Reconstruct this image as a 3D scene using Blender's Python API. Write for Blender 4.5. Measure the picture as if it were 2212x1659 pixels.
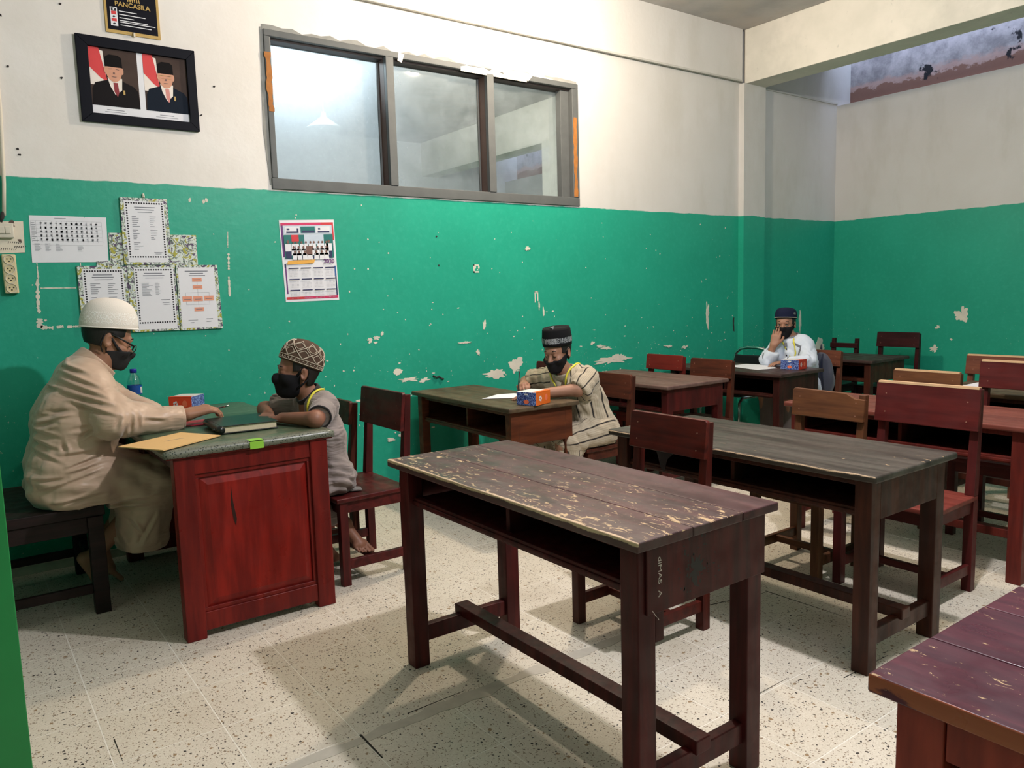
import bpy, bmesh, math, random
import numpy as np
from mathutils import Vector, Matrix

for _o in list(bpy.data.objects): bpy.data.objects.remove(_o)
SC = bpy.context.scene
COL = SC.collection
random.seed(7)

# ------------------------------------------------------------------ camera, world, lamps, exposure
HC = 1.33
def _cam():
    yaw, pitch, roll = math.radians(36.06), math.radians(6.69), math.radians(-1.67)
    f = Vector((math.sin(yaw)*math.cos(pitch), math.cos(yaw)*math.cos(pitch), -math.sin(pitch)))
    r = Vector((math.cos(yaw), -math.sin(yaw), 0)); u = r.cross(f)
    r2 = math.cos(roll)*r + math.sin(roll)*u; u2 = -math.sin(roll)*r + math.cos(roll)*u
    cd = bpy.data.cameras.new('camera'); cd.sensor_width = 36.0; cd.lens = 1665/2212*36.0
    cd.clip_start = 0.02; cd.clip_end = 100
    co = bpy.data.objects.new('camera', cd); COL.objects.link(co)
    m = Matrix(((r2.x, u2.x, -f.x, 0), (r2.y, u2.y, -f.y, 0), (r2.z, u2.z, -f.z, HC), (0, 0, 0, 1)))
    co.matrix_world = m; SC.camera = co
    return r2, u2, f
CR, CU, CF = _cam()
def in_view(p, pad=0.04):
    d = Vector(p) - Vector((0, 0, HC)); z = d.dot(CF)
    if z < 0.2: return False
    x = 0.5 + 1665*d.dot(CR)/z/2212; y = 0.5 - 1665*d.dot(CU)/z/1659
    return -pad < x < 1+pad and -pad < y < 1+pad

SC.view_settings.view_transform = 'Standard'; SC.view_settings.look = 'None'
SC.view_settings.gamma = 1.0; SC.view_settings.use_curve_mapping = False
SC.view_settings.exposure = 0.78

W = bpy.data.worlds.new('sky'); SC.world = W; W.use_nodes = True
W.node_tree.nodes['Background'].inputs[0].default_value = (0.62, 0.72, 1.0, 1)
W.node_tree.nodes['Background'].inputs[1].default_value = 2.2

def lamp(name, loc, power, color, radius):
    ld = bpy.data.lights.new(name, 'POINT'); ld.energy = power; ld.color = color; ld.shadow_soft_size = radius
    lo = bpy.data.objects.new(name, ld); COL.objects.link(lo); lo.location = loc; return lo
LAMP_A = (2.35, 1.15, 2.95); LAMP_B = (3.19, 3.55, 3.16); LAMP_C = (1.75, 5.35, 3.05)
lamp('light_cool', LAMP_A, 135, (0.98, 0.96, 1.0), 0.05)
lamp('light_warm', LAMP_B, 86, (1.0, 0.845, 0.66), 0.07)
lamp('light_next_room', LAMP_C, 115, (0.80, 0.91, 1.0), 0.10)
lamp('light_next_room_far', (4.2, 6.3, 2.9), 45, (1.0, 0.95, 0.88), 0.12)

# ------------------------------------------------------------------ materials
MATS = {}
class NT:
    def __init__(s, name):
        s.m = bpy.data.materials.new(name); s.m.use_nodes = True
        s.t = s.m.node_tree; s.t.nodes.clear()
        s.out = s.n('ShaderNodeOutputMaterial')
    def n(s, typ, **kw):
        nd = s.t.nodes.new(typ)
        for k, v in kw.items(): setattr(nd, k, v)
        return nd
    def set(s, nd, i, v):
        if hasattr(v, 'is_linked') or isinstance(v, bpy.types.NodeSocket): s.t.links.new(v, nd.inputs[i])
        else:
            if isinstance(v, tuple) and len(v) == 3 and nd.inputs[i].type == 'RGBA': v = v + (1,)
            nd.inputs[i].default_value = v
    def math(s, op, a, b=0.0, c=None, clamp=False):
        nd = s.n('ShaderNodeMath', operation=op); nd.use_clamp = clamp
        s.set(nd, 0, a); s.set(nd, 1, b)
        if c is not None: s.set(nd, 2, c)
        return nd.outputs[0]
    def mix(s, f, a, b, blend='MIX'):
        nd = s.n('ShaderNodeMix', data_type='RGBA', blend_type=blend)
        s.set(nd, 0, f); s.set(nd, 6, a); s.set(nd, 7, b); return nd.outputs[2]
    def pos(s): return s.n('ShaderNodeNewGeometry').outputs['Position']
    def obj(s): return s.n('ShaderNodeTexCoord').outputs['Object']
    def mapv(s, v, scale=(1,1,1), loc=(0,0,0), rot=(0,0,0)):
        nd = s.n('ShaderNodeMapping'); s.set(nd, 0, v); nd.inputs[1].default_value = loc
        nd.inputs[2].default_value = rot; nd.inputs[3].default_value = scale; return nd.outputs[0]
    def noise(s, v, scale, detail=4, rough=0.55, dist=0.0, col=False):
        nd = s.n('ShaderNodeTexNoise'); s.set(nd, 'Vector', v); nd.inputs['Scale'].default_value = scale
        nd.inputs['Detail'].default_value = detail; nd.inputs['Roughness'].default_value = rough
        nd.inputs['Distortion'].default_value = dist
        return nd.outputs['Color' if col else 'Fac']
    def voro(s, v, scale, feature='F1', rnd=1.0):
        nd = s.n('ShaderNodeTexVoronoi', feature=feature); s.set(nd, 'Vector', v)
        nd.inputs['Scale'].default_value = scale; nd.inputs['Randomness'].default_value = rnd; return nd
    def ramp(s, f, a, b, lo=0.0, hi=1.0):
        nd = s.n('ShaderNodeMapRange', interpolation_type='SMOOTHSTEP'); s.set(nd, 0, f)
        nd.inputs[1].default_value = a; nd.inputs[2].default_value = b
        nd.inputs[3].default_value = lo; nd.inputs[4].default_value = hi; return nd.outputs[0]
    def sep(s, v):
        nd = s.n('ShaderNodeSeparateXYZ'); s.set(nd, 0, v); return nd.outputs
    def bump(s, h, strength=0.3, dist=0.002):
        nd = s.n('ShaderNodeBump'); nd.inputs['Strength'].default_value = strength
        nd.inputs['Distance'].default_value = dist; s.set(nd, 'Height', h); return nd.outputs[0]
    def pbr(s, col, rough=0.6, bump=None, spec=0.4, metal=0.0, trans=0.0, sheen=0.0, alpha=None, sub=0.0):
        b = s.n('ShaderNodeBsdfPrincipled'); s.set(b, 'Base Color', col); s.set(b, 'Roughness', rough)
        b.inputs['Specular IOR Level'].default_value = spec; b.inputs['Metallic'].default_value = metal
        b.inputs['Transmission Weight'].default_value = trans; b.inputs['Sheen Weight'].default_value = sheen
        if sub: b.inputs['Subsurface Weight'].default_value = sub; b.inputs['Subsurface Radius'].default_value = (0.012, 0.005, 0.003)
        if bump is not None: s.set(b, 'Normal', bump)
        if alpha is not None: s.set(b, 'Alpha', alpha)
        s.t.links.new(b.outputs[0], s.out.inputs[0]); return s.m

def lin(r, g, b):
    f = lambda c: (c/255/12.92) if c/255 <= 0.04045 else ((c/255+0.055)/1.055)**2.4
    return (f(r), f(g), f(b), 1.0)
def plain(name, col, rough=0.6, spec=0.4, metal=0.0, nz=0.06, nscale=40):
    if name in MATS: return MATS[name]
    t = NT(name); f = t.noise(t.obj(), nscale, 3)
    d = tuple(max(0, c*(1-nz*2)) for c in col[:3]) + (1,)
    MATS[name] = t.pbr(t.mix(f, d, col), rough, None, spec, metal); return MATS[name]

def wood(name, col, dark, wear=0.0, wearcol=(0.50,0.34,0.19,1), rough=0.42, axis='y', scale=1.0, wscale=9, dust=0.0, dustcol=(0.33,0.29,0.26,1), edge=None, spec=0.22, ztop=None, edgez=.009, ecol=((0.42,0.28,0.17,1), (0.66,0.48,0.32,1))):
    """painted or varnished wood: grain stretched along axis, chipped patches of bare wood"""
    t = NT(name); o = t.obj()
    st = {'x': (3, 26, 26), 'y': (26, 3, 26), 'z': (26, 26, 3)}[axis]
    g = t.noise(t.mapv(o, tuple(a*scale for a in st)), 1.0, 5, 0.6, 0.4)
    big = t.noise(o, 3.5, 3)
    c = t.mix(t.ramp(g, 0.3, 0.72), dark, col)
    c = t.mix(t.ramp(big, 0.35, 0.7, 0.0, 0.45), c, dark)
    rr = t.ramp(t.noise(o, 14, 3), 0.3, 0.7, rough-0.08, rough+0.14)
    if dust:
        dn = t.noise(t.mapv(o, tuple(a*0.35 for a in st)), 1.0, 6, 0.65)
        c = t.mix(t.ramp(dn, 0.35, 0.68, 0.0, dust), c, dustcol)
    if wear:
        ws = {'x': (1, 2.6, 2.6), 'y': (2.6, 1, 2.6), 'z': (2.6, 2.6, 1)}[axis]
        wn = t.noise(t.mapv(o, ws), wscale, 8, 0.68, 0.6)
        reg = t.noise(o, 2.3, 2)
        m = t.math('ADD', wn, t.math('MULTIPLY', reg, 0.34))
        th = 0.96 - wear
        wm = t.ramp(m, th, th+0.02)
        if ztop is not None: wm = t.math('MULTIPLY', wm, t.math('GREATER_THAN', t.sep(o)[2], ztop-.0035))
        c = t.mix(wm, c, wearcol)
    if edge is not None:   # bare wood worn along one long edge; edge=(axis index, position, width)
        ax, p0, wd, sg = edge
        en = t.noise(t.mapv(o, (12, 5, 12)), 1.0, 5, 0.7)
        ex = t.math('MULTIPLY', t.math('SUBTRACT', t.sep(o)[ax], p0), sg)
        em = t.math('ADD', ex, t.math('MULTIPLY', en, wd*1.6))
        mk = t.ramp(em, wd*1.12, wd*0.98)
        if ztop is not None: mk = t.math('MULTIPLY', mk, t.ramp(t.math('ADD', t.sep(o)[2], t.math('MULTIPLY', t.math('SUBTRACT', en, .5), .03)), ztop-edgez, ztop-edgez+.003))
        c = t.mix(mk, c, t.mix(g, ecol[0], ecol[1]))
    MATS[name] = t.pbr(c, rr, t.bump(g, 0.25, 0.0015), spec)
    return MATS[name]

# painted masonry: green dado below, white distemper above
def masonry():
    t = NT('painted_masonry'); p = t.pos(); x, y, z = t.sep(p)[:3]
    edge = t.math('ADD', z, t.math('MULTIPLY', t.math('SUBTRACT', t.noise(p, 9, 4), 0.5), 0.022))
    n1 = t.noise(p, 2.2, 5, 0.6); n2 = t.noise(p, 28, 4); n3 = t.noise(t.mapv(p, (3, 3, 1.1)), 1.1, 6, 0.62)
    gr = t.mix(n1, (0.013, 0.275, 0.178, 1), (0.021, 0.370, 0.250, 1))
    gr = t.mix(t.ramp(n2, 0.45, 0.75, 0, 0.25), gr, (0.045, 0.40, 0.28, 1))
    flk = t.noise(p, 55, 6, 0.7); dn = t.noise(p, 1.4, 3)
    low = t.ramp(z, 1.35, 0.75, 0.0, 0.075)
    th = t.math('ADD', t.math('ADD', flk, t.math('MULTIPLY', dn, 0.22)), low)
    gr = t.mix(t.ramp(th, 0.855, 0.875), gr, (0.60, 0.60, 0.54, 1))
    wh = t.mix(t.ramp(n1, 0.3, 0.75), (0.72, 0.68, 0.635, 1), (0.79, 0.76, 0.73, 1))
    wh = t.mix(t.ramp(t.math('ADD', x, t.math('MULTIPLY', n1, 1.2)), 2.0, 5.2, 0.0, 0.62), wh, (0.50, 0.50, 0.49, 1))  # greyer towards the right: the lamp's falloff put into the white colour
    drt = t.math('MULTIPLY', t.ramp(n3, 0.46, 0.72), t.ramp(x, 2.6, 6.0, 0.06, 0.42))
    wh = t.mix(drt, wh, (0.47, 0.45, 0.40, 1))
    wh = t.mix(t.ramp(t.noise(p, 120, 3), 0.74, 0.78, 0, 0.5), wh, (0.25, 0.22, 0.2, 1))
    m = t.ramp(edge, 1.957, 1.963)
    bumpv = t.bump(t.math('ADD', t.math('MULTIPLY', t.noise(p, 16, 4), 0.7), t.math('MULTIPLY', n2, 0.4)), 0.28, 0.006)
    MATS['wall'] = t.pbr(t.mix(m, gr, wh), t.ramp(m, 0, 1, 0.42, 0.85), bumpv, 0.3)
masonry()
def plaster(name, a, b, stain, amount, sc=1.5):
    t = NT(name); p = t.pos(); n = t.noise(p, sc, 6, 0.62); n2 = t.noise(p, 30, 4)
    c = t.mix(t.ramp(t.noise(p, 5, 3), 0.3, 0.7), a, b); c = t.mix(t.ramp(n, 0.47, 0.68, 0, amount), c, stain)
    c = t.mix(t.ramp(t.noise(p, 14, 5, 0.7), 0.63, 0.70, 0, amount), c, stain)
    MATS[name] = t.pbr(c, 0.88, t.bump(n2, 0.3, 0.004), 0.2)
plaster('beam_plaster', (0.74,0.70,0.62,1), (0.68,0.65,0.57,1), (0.40,0.40,0.36,1), 0.35)
plaster('ceiling_concrete', (0.44,0.43,0.42,1), (0.37,0.36,0.355,1), (0.48,0.42,0.36,1), 0.45)
plaster('grey_plaster', (0.55,0.54,0.50,1), (0.48,0.47,0.44,1), (0.33,0.32,0.30,1), 0.4)
plaster('bare_plaster', (0.72,0.68,0.58,1), (0.62,0.59,0.50,1), (0.50,0.50,0.46,1), 0.4, 9)
def rusty():
    t = NT('rusty_concrete'); p = t.pos(); z = t.sep(p)[2]
    c = t.mix(t.ramp(t.noise(p, 6, 8, .7), .3, .7), (0.25,0.24,0.25,1), (0.52,0.49,0.50,1))
    band = t.math('ADD', t.ramp(z, 3.45, 3.15), t.math('MULTIPLY', t.noise(t.mapv(p, (1,1,1.6)), 5.5, 9, 0.72), 1.15))
    c = t.mix(t.ramp(band, 0.9, 1.2, 0, 0.75), c, (0.56,0.36,0.31,1)); c = t.mix(t.ramp(band, 1.28, 1.36, 0, 0.8), c, (0.22,0.10,0.065,1))
    c = t.mix(t.ramp(t.noise(p, 3.1, 5, 0.6), 0.64, 0.67), c, (0.03,0.03,0.035,1))
    MATS['rusty'] = t.pbr(c, 0.9, None, 0.2)
rusty()
def terrazzo():
    t = NT('terrazzo'); p = t.pos(); ri = t.n('ShaderNodeObjectInfo').outputs['Random']
    base = t.mix(t.noise(p, 3.0, 4), (0.57,0.50,0.395,1), (0.70,0.63,0.515,1))
    base = t.mix(t.math('MULTIPLY', ri, 0.35), base, (0.66,0.60,0.52,1))
    base = t.mix(t.ramp(t.noise(p, 160, 3), 0.4, 0.7, 0, 0.5), base, (0.78,0.72,0.62,1))
    pw = t.n('ShaderNodeVectorMath', operation='ADD'); t.t.links.new(p, pw.inputs[0])
    sc = t.n('ShaderNodeVectorMath', operation='SCALE'); t.t.links.new(t.noise(p, 60, 2, col=True), sc.inputs[0]); sc.inputs['Scale'].default_value = 0.016
    t.t.links.new(sc.outputs[0], pw.inputs[1]); pv = pw.outputs[0]
    for scl, keep, size, colr in ((82, 0.34, 0.36, (0.035,0.030,0.027,1)), (170, 0.50, 0.42, (0.20,0.15,0.105,1)), (120, 0.40, 0.42, (0.26,0.19,0.125,1)), (62, 0.12, 0.42, (0.30,0.20,0.11,1))):
        v = t.voro(pv, scl); r = t.sep(v.outputs['Color'])[0]
        m = t.math('MULTIPLY', t.math('LESS_THAN', r, keep), t.math('LESS_THAN', v.outputs['Distance'], t.math('MULTIPLY', t.sep(v.outputs['Color'])[1], size)))
        base = t.mix(m, base, colr)
    base = t.mix(t.ramp(t.noise(p, 1.7, 5, 0.6), 0.52, 0.72, 0, 0.35), base, (0.36,0.28,0.19,1))
    MATS['terrazzo'] = t.pbr(base, t.ramp(t.noise(p, 6, 3), 0.3, 0.7, 0.38, 0.6), None, 0.35)
terrazzo()
plain('grout', (0.84,0.79,0.70,1), 0.9)
plain('cement', (0.60,0.54,0.45,1), 0.9, nz=0.15, nscale=25)
plain('dark_gap', (0.03,0.025,0.02,1), 0.9)
def glass():
    t = NT('dusty_glass'); p = t.pos(); x, y, z = t.sep(p)[:3]
    d = t.noise(p, 5, 6, 0.65); d2 = t.noise(p, 45, 4, 0.6)
    dust = t.math('ADD', t.ramp(x, 1.6, 3.2, 0.60, 0.10), t.math('MULTIPLY', t.math('SUBTRACT', d, 0.5), 0.35))
    dust = t.math('ADD', dust, t.math('MULTIPLY', t.ramp(d2, 0.6, 0.75), 0.06), clamp=True)
    tr = t.n('ShaderNodeBsdfTransparent'); tr.inputs[0].default_value = (0.92, 0.95, 0.94, 1)
    df = t.n('ShaderNodeBsdfDiffuse'); df.inputs[0].default_value = (0.50, 0.52, 0.53, 1)
    tl = t.n('ShaderNodeBsdfTranslucent'); tl.inputs[0].default_value = (0.62, 0.68, 0.72, 1)
    gl = t.n('ShaderNodeBsdfGlossy'); gl.inputs['Roughness'].default_value = 0.04
    a = t.n('ShaderNodeMixShader'); a.inputs[0].default_value = 0.6
    t.t.links.new(df.outputs[0], a.inputs[1]); t.t.links.new(tl.outputs[0], a.inputs[2])
    b = t.n('ShaderNodeMixShader'); t.t.links.new(dust, b.inputs[0])
    t.t.links.new(tr.outputs[0], b.inputs[1]); t.t.links.new(a.outputs[0], b.inputs[2])
    fr = t.n('ShaderNodeFresnel'); fr.inputs[0].default_value = 1.5
    c = t.n('ShaderNodeMixShader'); t.t.links.new(fr.outputs[0], c.inputs[0])
    t.t.links.new(b.outputs[0], c.inputs[1]); t.t.links.new(gl.outputs[0], c.inputs[2])
    t.t.links.new(c.outputs[0], t.out.inputs[0]); MATS['glass'] = t.m
glass()
def clear_plastic():
    t = NT('clear_plastic')
    tr = t.n('ShaderNodeBsdfTransparent'); tr.inputs[0].default_value = (0.90, 0.95, 0.96, 1)
    gl = t.n('ShaderNodeBsdfGlossy'); gl.inputs['Roughness'].default_value = 0.08
    lw = t.n('ShaderNodeLayerWeight'); lw.inputs[0].default_value = 0.35
    c = t.n('ShaderNodeMixShader'); t.t.links.new(t.math('MULTIPLY_ADD', lw.outputs['Facing'], 0.5, 0.06), c.inputs[0])
    t.t.links.new(tr.outputs[0], c.inputs[1]); t.t.links.new(gl.outputs[0], c.inputs[2])
    t.t.links.new(c.outputs[0], t.out.inputs[0]); MATS['clear_plastic'] = t.m
clear_plastic()
def cloth(name, a, b, rough=0.8, weave=900, sheen=0.2, extra=None):
    t = NT(name); o = t.obj(); c = t.mix(t.noise(o, 9, 4), a, b)
    if extra: c = extra(t, o, c)
    MATS[name] = t.pbr(c, rough, t.bump(t.noise(o, weave, 2), 0.15, 0.0008), 0.25, sheen=sheen)
def skin(name, a, b):
    t = NT(name); o = t.obj(); c = t.mix(t.noise(o, 14, 4), a, b)
    MATS[name] = t.pbr(c, 0.5, t.bump(t.noise(o, 260, 3), 0.12, 0.0008), 0.35, sub=0.08)
skin('skin_adult', (0.30,0.145,0.085,1), (0.37,0.185,0.115,1))
skin('skin_boy', (0.22,0.095,0.058,1), (0.28,0.125,0.078,1))
skin('skin_boy_pale', (0.30,0.15,0.095,1), (0.37,0.19,0.125,1))
def hairm():
    t = NT('black_hair'); o = t.obj(); g = t.noise(t.mapv(o, (160, 160, 30)), 1.0, 4)
    MATS['hair'] = t.pbr(t.mix(g, (0.006,0.005,0.005,1), (0.022,0.018,0.016,1)), 0.5, t.bump(g, 0.5, 0.002), 0.35)
hairm()
# ------------------------------------------------------------------ geometry helpers
class MB:
    def __init__(s): s.v = []; s.f = []; s.mi = []
    def box(s, x0, x1, y0, y1, z0, z1, M=None, mi=0):
        i = len(s.v)
        for z in (z0, z1):
            for (x, y) in ((x0,y0),(x1,y0),(x1,y1),(x0,y1)):
                p = Vector((x, y, z)); s.v.append(tuple(M @ p) if M else (x, y, z))
        for q in ((3,2,1,0),(4,5,6,7),(0,1,5,4),(1,2,6,5),(2,3,7,6),(3,0,4,7)):
            s.f.append(tuple(i+a for a in q)); s.mi.append(mi)
        return s
    def hexa(s, pts, mi=0):     # 8 points: bottom ring then top ring
        i = len(s.v); s.v += [tuple(p) for p in pts]
        for q in ((3,2,1,0),(4,5,6,7),(0,1,5,4),(1,2,6,5),(2,3,7,6),(3,0,4,7)):
            s.f.append(tuple(i+a for a in q)); s.mi.append(mi)
        return s
    def bar(s, a, b, w, h, up=(0,0,1), w2=None, h2=None):
        a = Vector(a); b = Vector(b); d = (b-a).normalized(); sd = d.cross(Vector(up)).normalized(); u = sd.cross(d)
        w2 = w if w2 is None else w2; h2 = h if h2 is None else h2; P = []
        for c, ww, hh in ((a, w, h), (b, w2, h2)):
            for sx, sy in ((-1,-1),(1,-1),(1,1),(-1,1)): P.append(c + sd*(sx*ww/2) + u*(sy*hh/2))
        return s.hexa(P)
    def tube(s, pts, r, n=8, closed=False):
        pts = [Vector(p) for p in pts]; rr = r if isinstance(r, (list, tuple)) else [r]*len(pts)
        base = len(s.v); N = len(pts); prev = None
        for k, p in enumerate(pts):
            if closed: d = (pts[(k+1) % N]-pts[k-1]).normalized()
            else: d = (pts[min(k+1, N-1)]-pts[max(k-1, 0)]).normalized()
            ref = prev if prev is not None else (Vector((0,0,1)) if abs(d.z) < 0.9 else Vector((1,0,0)))
            a = d.cross(ref).normalized(); b = a.cross(d).normalized() if prev is None else (ref - d*ref.dot(d)).normalized()
            a = d.cross(b).normalized(); prev = b
            for j in range(n):
                t = 2*math.pi*j/n; s.v.append(tuple(p + (a*math.cos(t)+b*math.sin(t))*rr[k]))
        for k in range(N if closed else N-1):
            k2 = (k+1) % N
            for j in range(n):
                s.f.append((base+k*n+j, base+k*n+(j+1) % n, base+k2*n+(j+1) % n, base+k2*n+j)); s.mi.append(0)
        if not closed:
            s.f.append(tuple(base+j for j in range(n))[::-1]); s.mi.append(0)
            s.f.append(tuple(base+(N-1)*n+j for j in range(n))); s.mi.append(0)
        return s
    def lathe(s, prof, n=24, M=None, mi=0):
        base = len(s.v)
        for (r, z) in prof:
            for j in range(n):
                t = 2*math.pi*j/n; p = Vector((r*math.cos(t), r*math.sin(t), z)); s.v.append(tuple(M @ p) if M else tuple(p))
        for k in range(len(prof)-1):
            for j in range(n):
                s.f.append((base+k*n+j, base+k*n+(j+1) % n, base+(k+1)*n+(j+1) % n, base+(k+1)*n+j)); s.mi.append(mi)
        return s
    def prism(s, poly, a, b, fn):   # polygon (u,v) extruded between depths a and b through fn(u,v,d)
        i = len(s.v); n = len(poly)
        for d in (a, b):
            for (u, v) in poly: s.v.append(tuple(fn(u, v, d)))
        s.f.append(tuple(range(i, i+n))[::-1]); s.mi.append(0); s.f.append(tuple(range(i+n, i+2*n))); s.mi.append(0)
        for k in range(n):
            s.f.append((i+k, i+(k+1) % n, i+n+(k+1) % n, i+n+k)); s.mi.append(0)
        return s
    def quad(s, poly, d, fn, mi=0):
        i = len(s.v); s.v += [tuple(fn(u, v, d)) for (u, v) in poly]; s.f.append(tuple(range(i, i+len(poly)))); s.mi.append(mi); return s
    def build(s, name, mat, parent=None, bevel=0.0, smooth=False, loc=None, seg=2, recalc=True):
        me = bpy.data.meshes.new(name); me.from_pydata(s.v, [], s.f)
        if recalc:
            bm = bmesh.new(); bm.from_mesh(me); bmesh.ops.recalc_face_normals(bm, faces=bm.faces); bm.to_mesh(me); bm.free()
        mats = mat if isinstance(mat, (list, tuple)) else [mat]
        for m in mats: me.materials.append(MATS[m] if isinstance(m, str) else m)
        if len(mats) > 1:
            for p, k in zip(me.polygons, s.mi): p.material_index = k
        if smooth: me.shade_smooth()
        o = bpy.data.objects.new(name, me); COL.objects.link(o)
        if parent: o.parent = parent
        if loc is not None: o.location = loc
        if bevel:
            b = o.modifiers.new('bevel', 'BEVEL'); b.width = bevel; b.segments = seg; b.limit_method = 'ANGLE'; b.angle_limit = 0.6
            if seg > 1: me.shade_smooth(); o.modifiers.new('normals', 'WEIGHTED_NORMAL')
        return o
def thing(name, label, cat, loc=(0,0,0), rz=0.0, group=None):
    o = bpy.data.objects.new(name, None); COL.objects.link(o); o.empty_display_size = 0.1
    o.location = loc; o.rotation_euler = (0, 0, rz); return tag(o, label, cat, group)
def tag(o, label, cat, group=None):
    o['label'] = label; o['category'] = cat
    if group: o['group'] = group
    return o
def struct(o): o['kind'] = 'structure'; return o
def stuff(o): o['kind'] = 'stuff'; return o
def box(name, x0, x1, y0, y1, z0, z1, mat, parent=None, bevel=0.0, seg=2): return MB().box(x0,x1,y0,y1,z0,z1).build(name, mat, parent, bevel, seg=seg)
def blob(cx, cy, rx, ry, n=22, rough=0.35, seed=0):
    rd = random.Random(seed); ph = [(rd.uniform(0, 6.28), rd.uniform(-1, 1)/(k+1)**(.6 if n > 20 else 1)) for k in range(6 if n <= 20 else 12)]
    out = []
    if n > 20: n = int(n*1.8)
    for j in range(n):
        t = 2*math.pi*j/n; q = 1 + rough*sum(a*math.sin((k+2)*t+p) for k, (p, a) in enumerate(ph)) + rd.uniform(-.5, .5)*rough*0.5
        out.append((cx+rx*q*math.cos(t), cy+ry*q*math.sin(t)))
    return out

# ------------------------------------------------------------------ the room
YW = 4.47; XR = 7.36; ZC = 3.555; X0 = -1.7; Y0 = -1.35
# floor: grout bed with single terrazzo tiles on it
PX, PY, TX, TY = 0.3138, 0.3125, 0.276, 3.03
flo = struct(MB().box(X0-.1, 7.7, Y0-.1, YW+.1, -.12, -.0005).build('floor', 'grout'))
cells = []
i0, i1 = int(math.floor((X0-TX)/PX)), int(math.ceil((XR-TX)/PX)); j0, j1 = int(math.floor((Y0-TY)/PY)), int(math.ceil((YW-TY)/PY))
for i in range(i0, i1):
    for j in range(j0, j1):
        xa, xb, ya, yb = TX+i*PX, TX+(i+1)*PX, TY+j*PY, TY+(j+1)*PY
        c = ((xa+xb)/2, (ya+yb)/2)
        full = xa >= X0 and xb <= XR and ya >= Y0 and yb <= YW
        vis = in_view((c[0], c[1], 0), 0.06)
        cells.append((0 if (full and vis) else 1, math.hypot(c[0], c[1]), xa, xb, ya, yb))
cells.sort()
tm = MB().box(-PX/2+.0019, PX/2-.0019, -PY/2+.0019, PY/2-.0019, -.018, 0)
tile0 = tm.build('tile', 'terrazzo', flo); tile0.modifiers.clear()
rest = MB(); k = 0
for (c0, d, xa, xb, ya, yb) in cells:
    xa2, xb2, ya2, yb2 = max(xa, X0), min(xb, XR), max(ya, Y0), min(yb, YW)
    if xb2-xa2 < .01 or yb2-ya2 < .01: continue
    if c0 == 0 and k < 290:
        o = tile0 if k == 0 else tile0.copy()
        if k: COL.objects.link(o)
        o.parent = flo; o.location = ((xa+xb)/2, (ya+yb)/2, random.uniform(-.0002, .0002)); k += 1
    else: rest.box(xa2+.0012, xb2-.0012, ya2+.0012, yb2-.0012, -.018, 0)
stuff(rest.build('far_tiles', 'terrazzo', flo))
fl = lambda u, v, d: (u, v, d)
# cement smeared into one joint, open cracks
def band(xa, xb, yc, w, seed):
    rd = random.Random(seed); n = 26
    up = [(xa+(xb-xa)*q/n, yc+w*(.5+rd.uniform(-.25, .3))*math.sin(math.pi*min(1, max(.08, q/n)))**.4) for q in range(n+1)]
    dn = [(xa+(xb-xa)*q/n, yc-w*(.5+rd.uniform(-.25, .3))*math.sin(math.pi*min(1, max(.08, q/n)))**.4) for q in range(n, -1, -1)]
    return up+dn
MB().prism(band(.55, 2.15, 2.065, .05, 3), 0, .0012, fl).build('cement_repair', 'cement', flo)
MB().prism([(.904,2.09),(.911,2.09),(.909,1.94),(.905,1.94)], 0, .0014, fl).build('crack', 'dark_gap', flo)
for q, (xa, ya, xb, yb) in enumerate(((1.08,2.105,1.30,2.11),(2.48,2.05,2.78,1.98),(2.795,1.99,2.805,1.62),(1.97,1.475,2.2,1.478),(2.35,1.36,2.62,1.35),(.30,2.55,.30,2.40))):
    dx, dy = xb-xa, yb-ya; L = math.hypot(dx, dy); nx, ny = -dy/L*.0016, dx/L*.0016
    MB().prism([(xa-nx,ya-ny),(xb,yb),(xa+nx,ya+ny)], 0, .0013, fl).build('crack', 'dark_gap', flo)

# left wall with the window opening
WX0, WX1, WZ0, WZ1 = 1.60, 3.915, 1.975, 2.845; TH = 0.13
wl = MB()
wl.box(X0-.1, WX0, YW, YW+TH, 0, ZC+.4); wl.box(WX1, 7.75, YW, YW+TH, 0, ZC+.4)
wl.box(WX0, WX1, YW, YW+TH, 0, WZ0); wl.box(WX0, WX1, YW, YW+TH, WZ1, ZC+.4)
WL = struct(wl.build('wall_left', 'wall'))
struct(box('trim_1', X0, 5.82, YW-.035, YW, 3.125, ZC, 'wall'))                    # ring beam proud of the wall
struct(box('trim_2', X0, 5.82, YW-.043, YW-.02, 3.112, 3.128, 'grey_plaster', bevel=.003))
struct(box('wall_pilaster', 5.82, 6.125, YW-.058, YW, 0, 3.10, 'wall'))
struct(box('trim_3', 6.125, XR, YW-.012, YW, 3.10, 3.115, 'grey_plaster'))
struct(box('baseboard_left', X0, 5.82, YW-.008, YW, 0, .045, 'cement'))
# right partition, stops below the roof slot
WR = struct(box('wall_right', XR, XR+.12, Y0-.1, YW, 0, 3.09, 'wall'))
struct(box('wall_beyond_slot', 7.60, 7.75, Y0-.1, 10.3, 2.6, 4.6, 'rusty'))
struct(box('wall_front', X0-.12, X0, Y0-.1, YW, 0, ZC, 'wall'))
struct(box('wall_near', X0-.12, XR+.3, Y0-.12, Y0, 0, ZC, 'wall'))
struct(box('ceiling', X0-.12, 7.16, Y0-.12, YW, ZC, ZC+.12, 'ceiling_concrete'))
struct(box('trim_4', 5.85, 6.125, Y0, YW-.035, 3.10, ZC, 'beam_plaster', bevel=.006))      # cross beam
struct(box('wall_near_column', 5.85, 6.125, Y0, Y0+.2, 0, 3.1, 'wall'))

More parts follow.
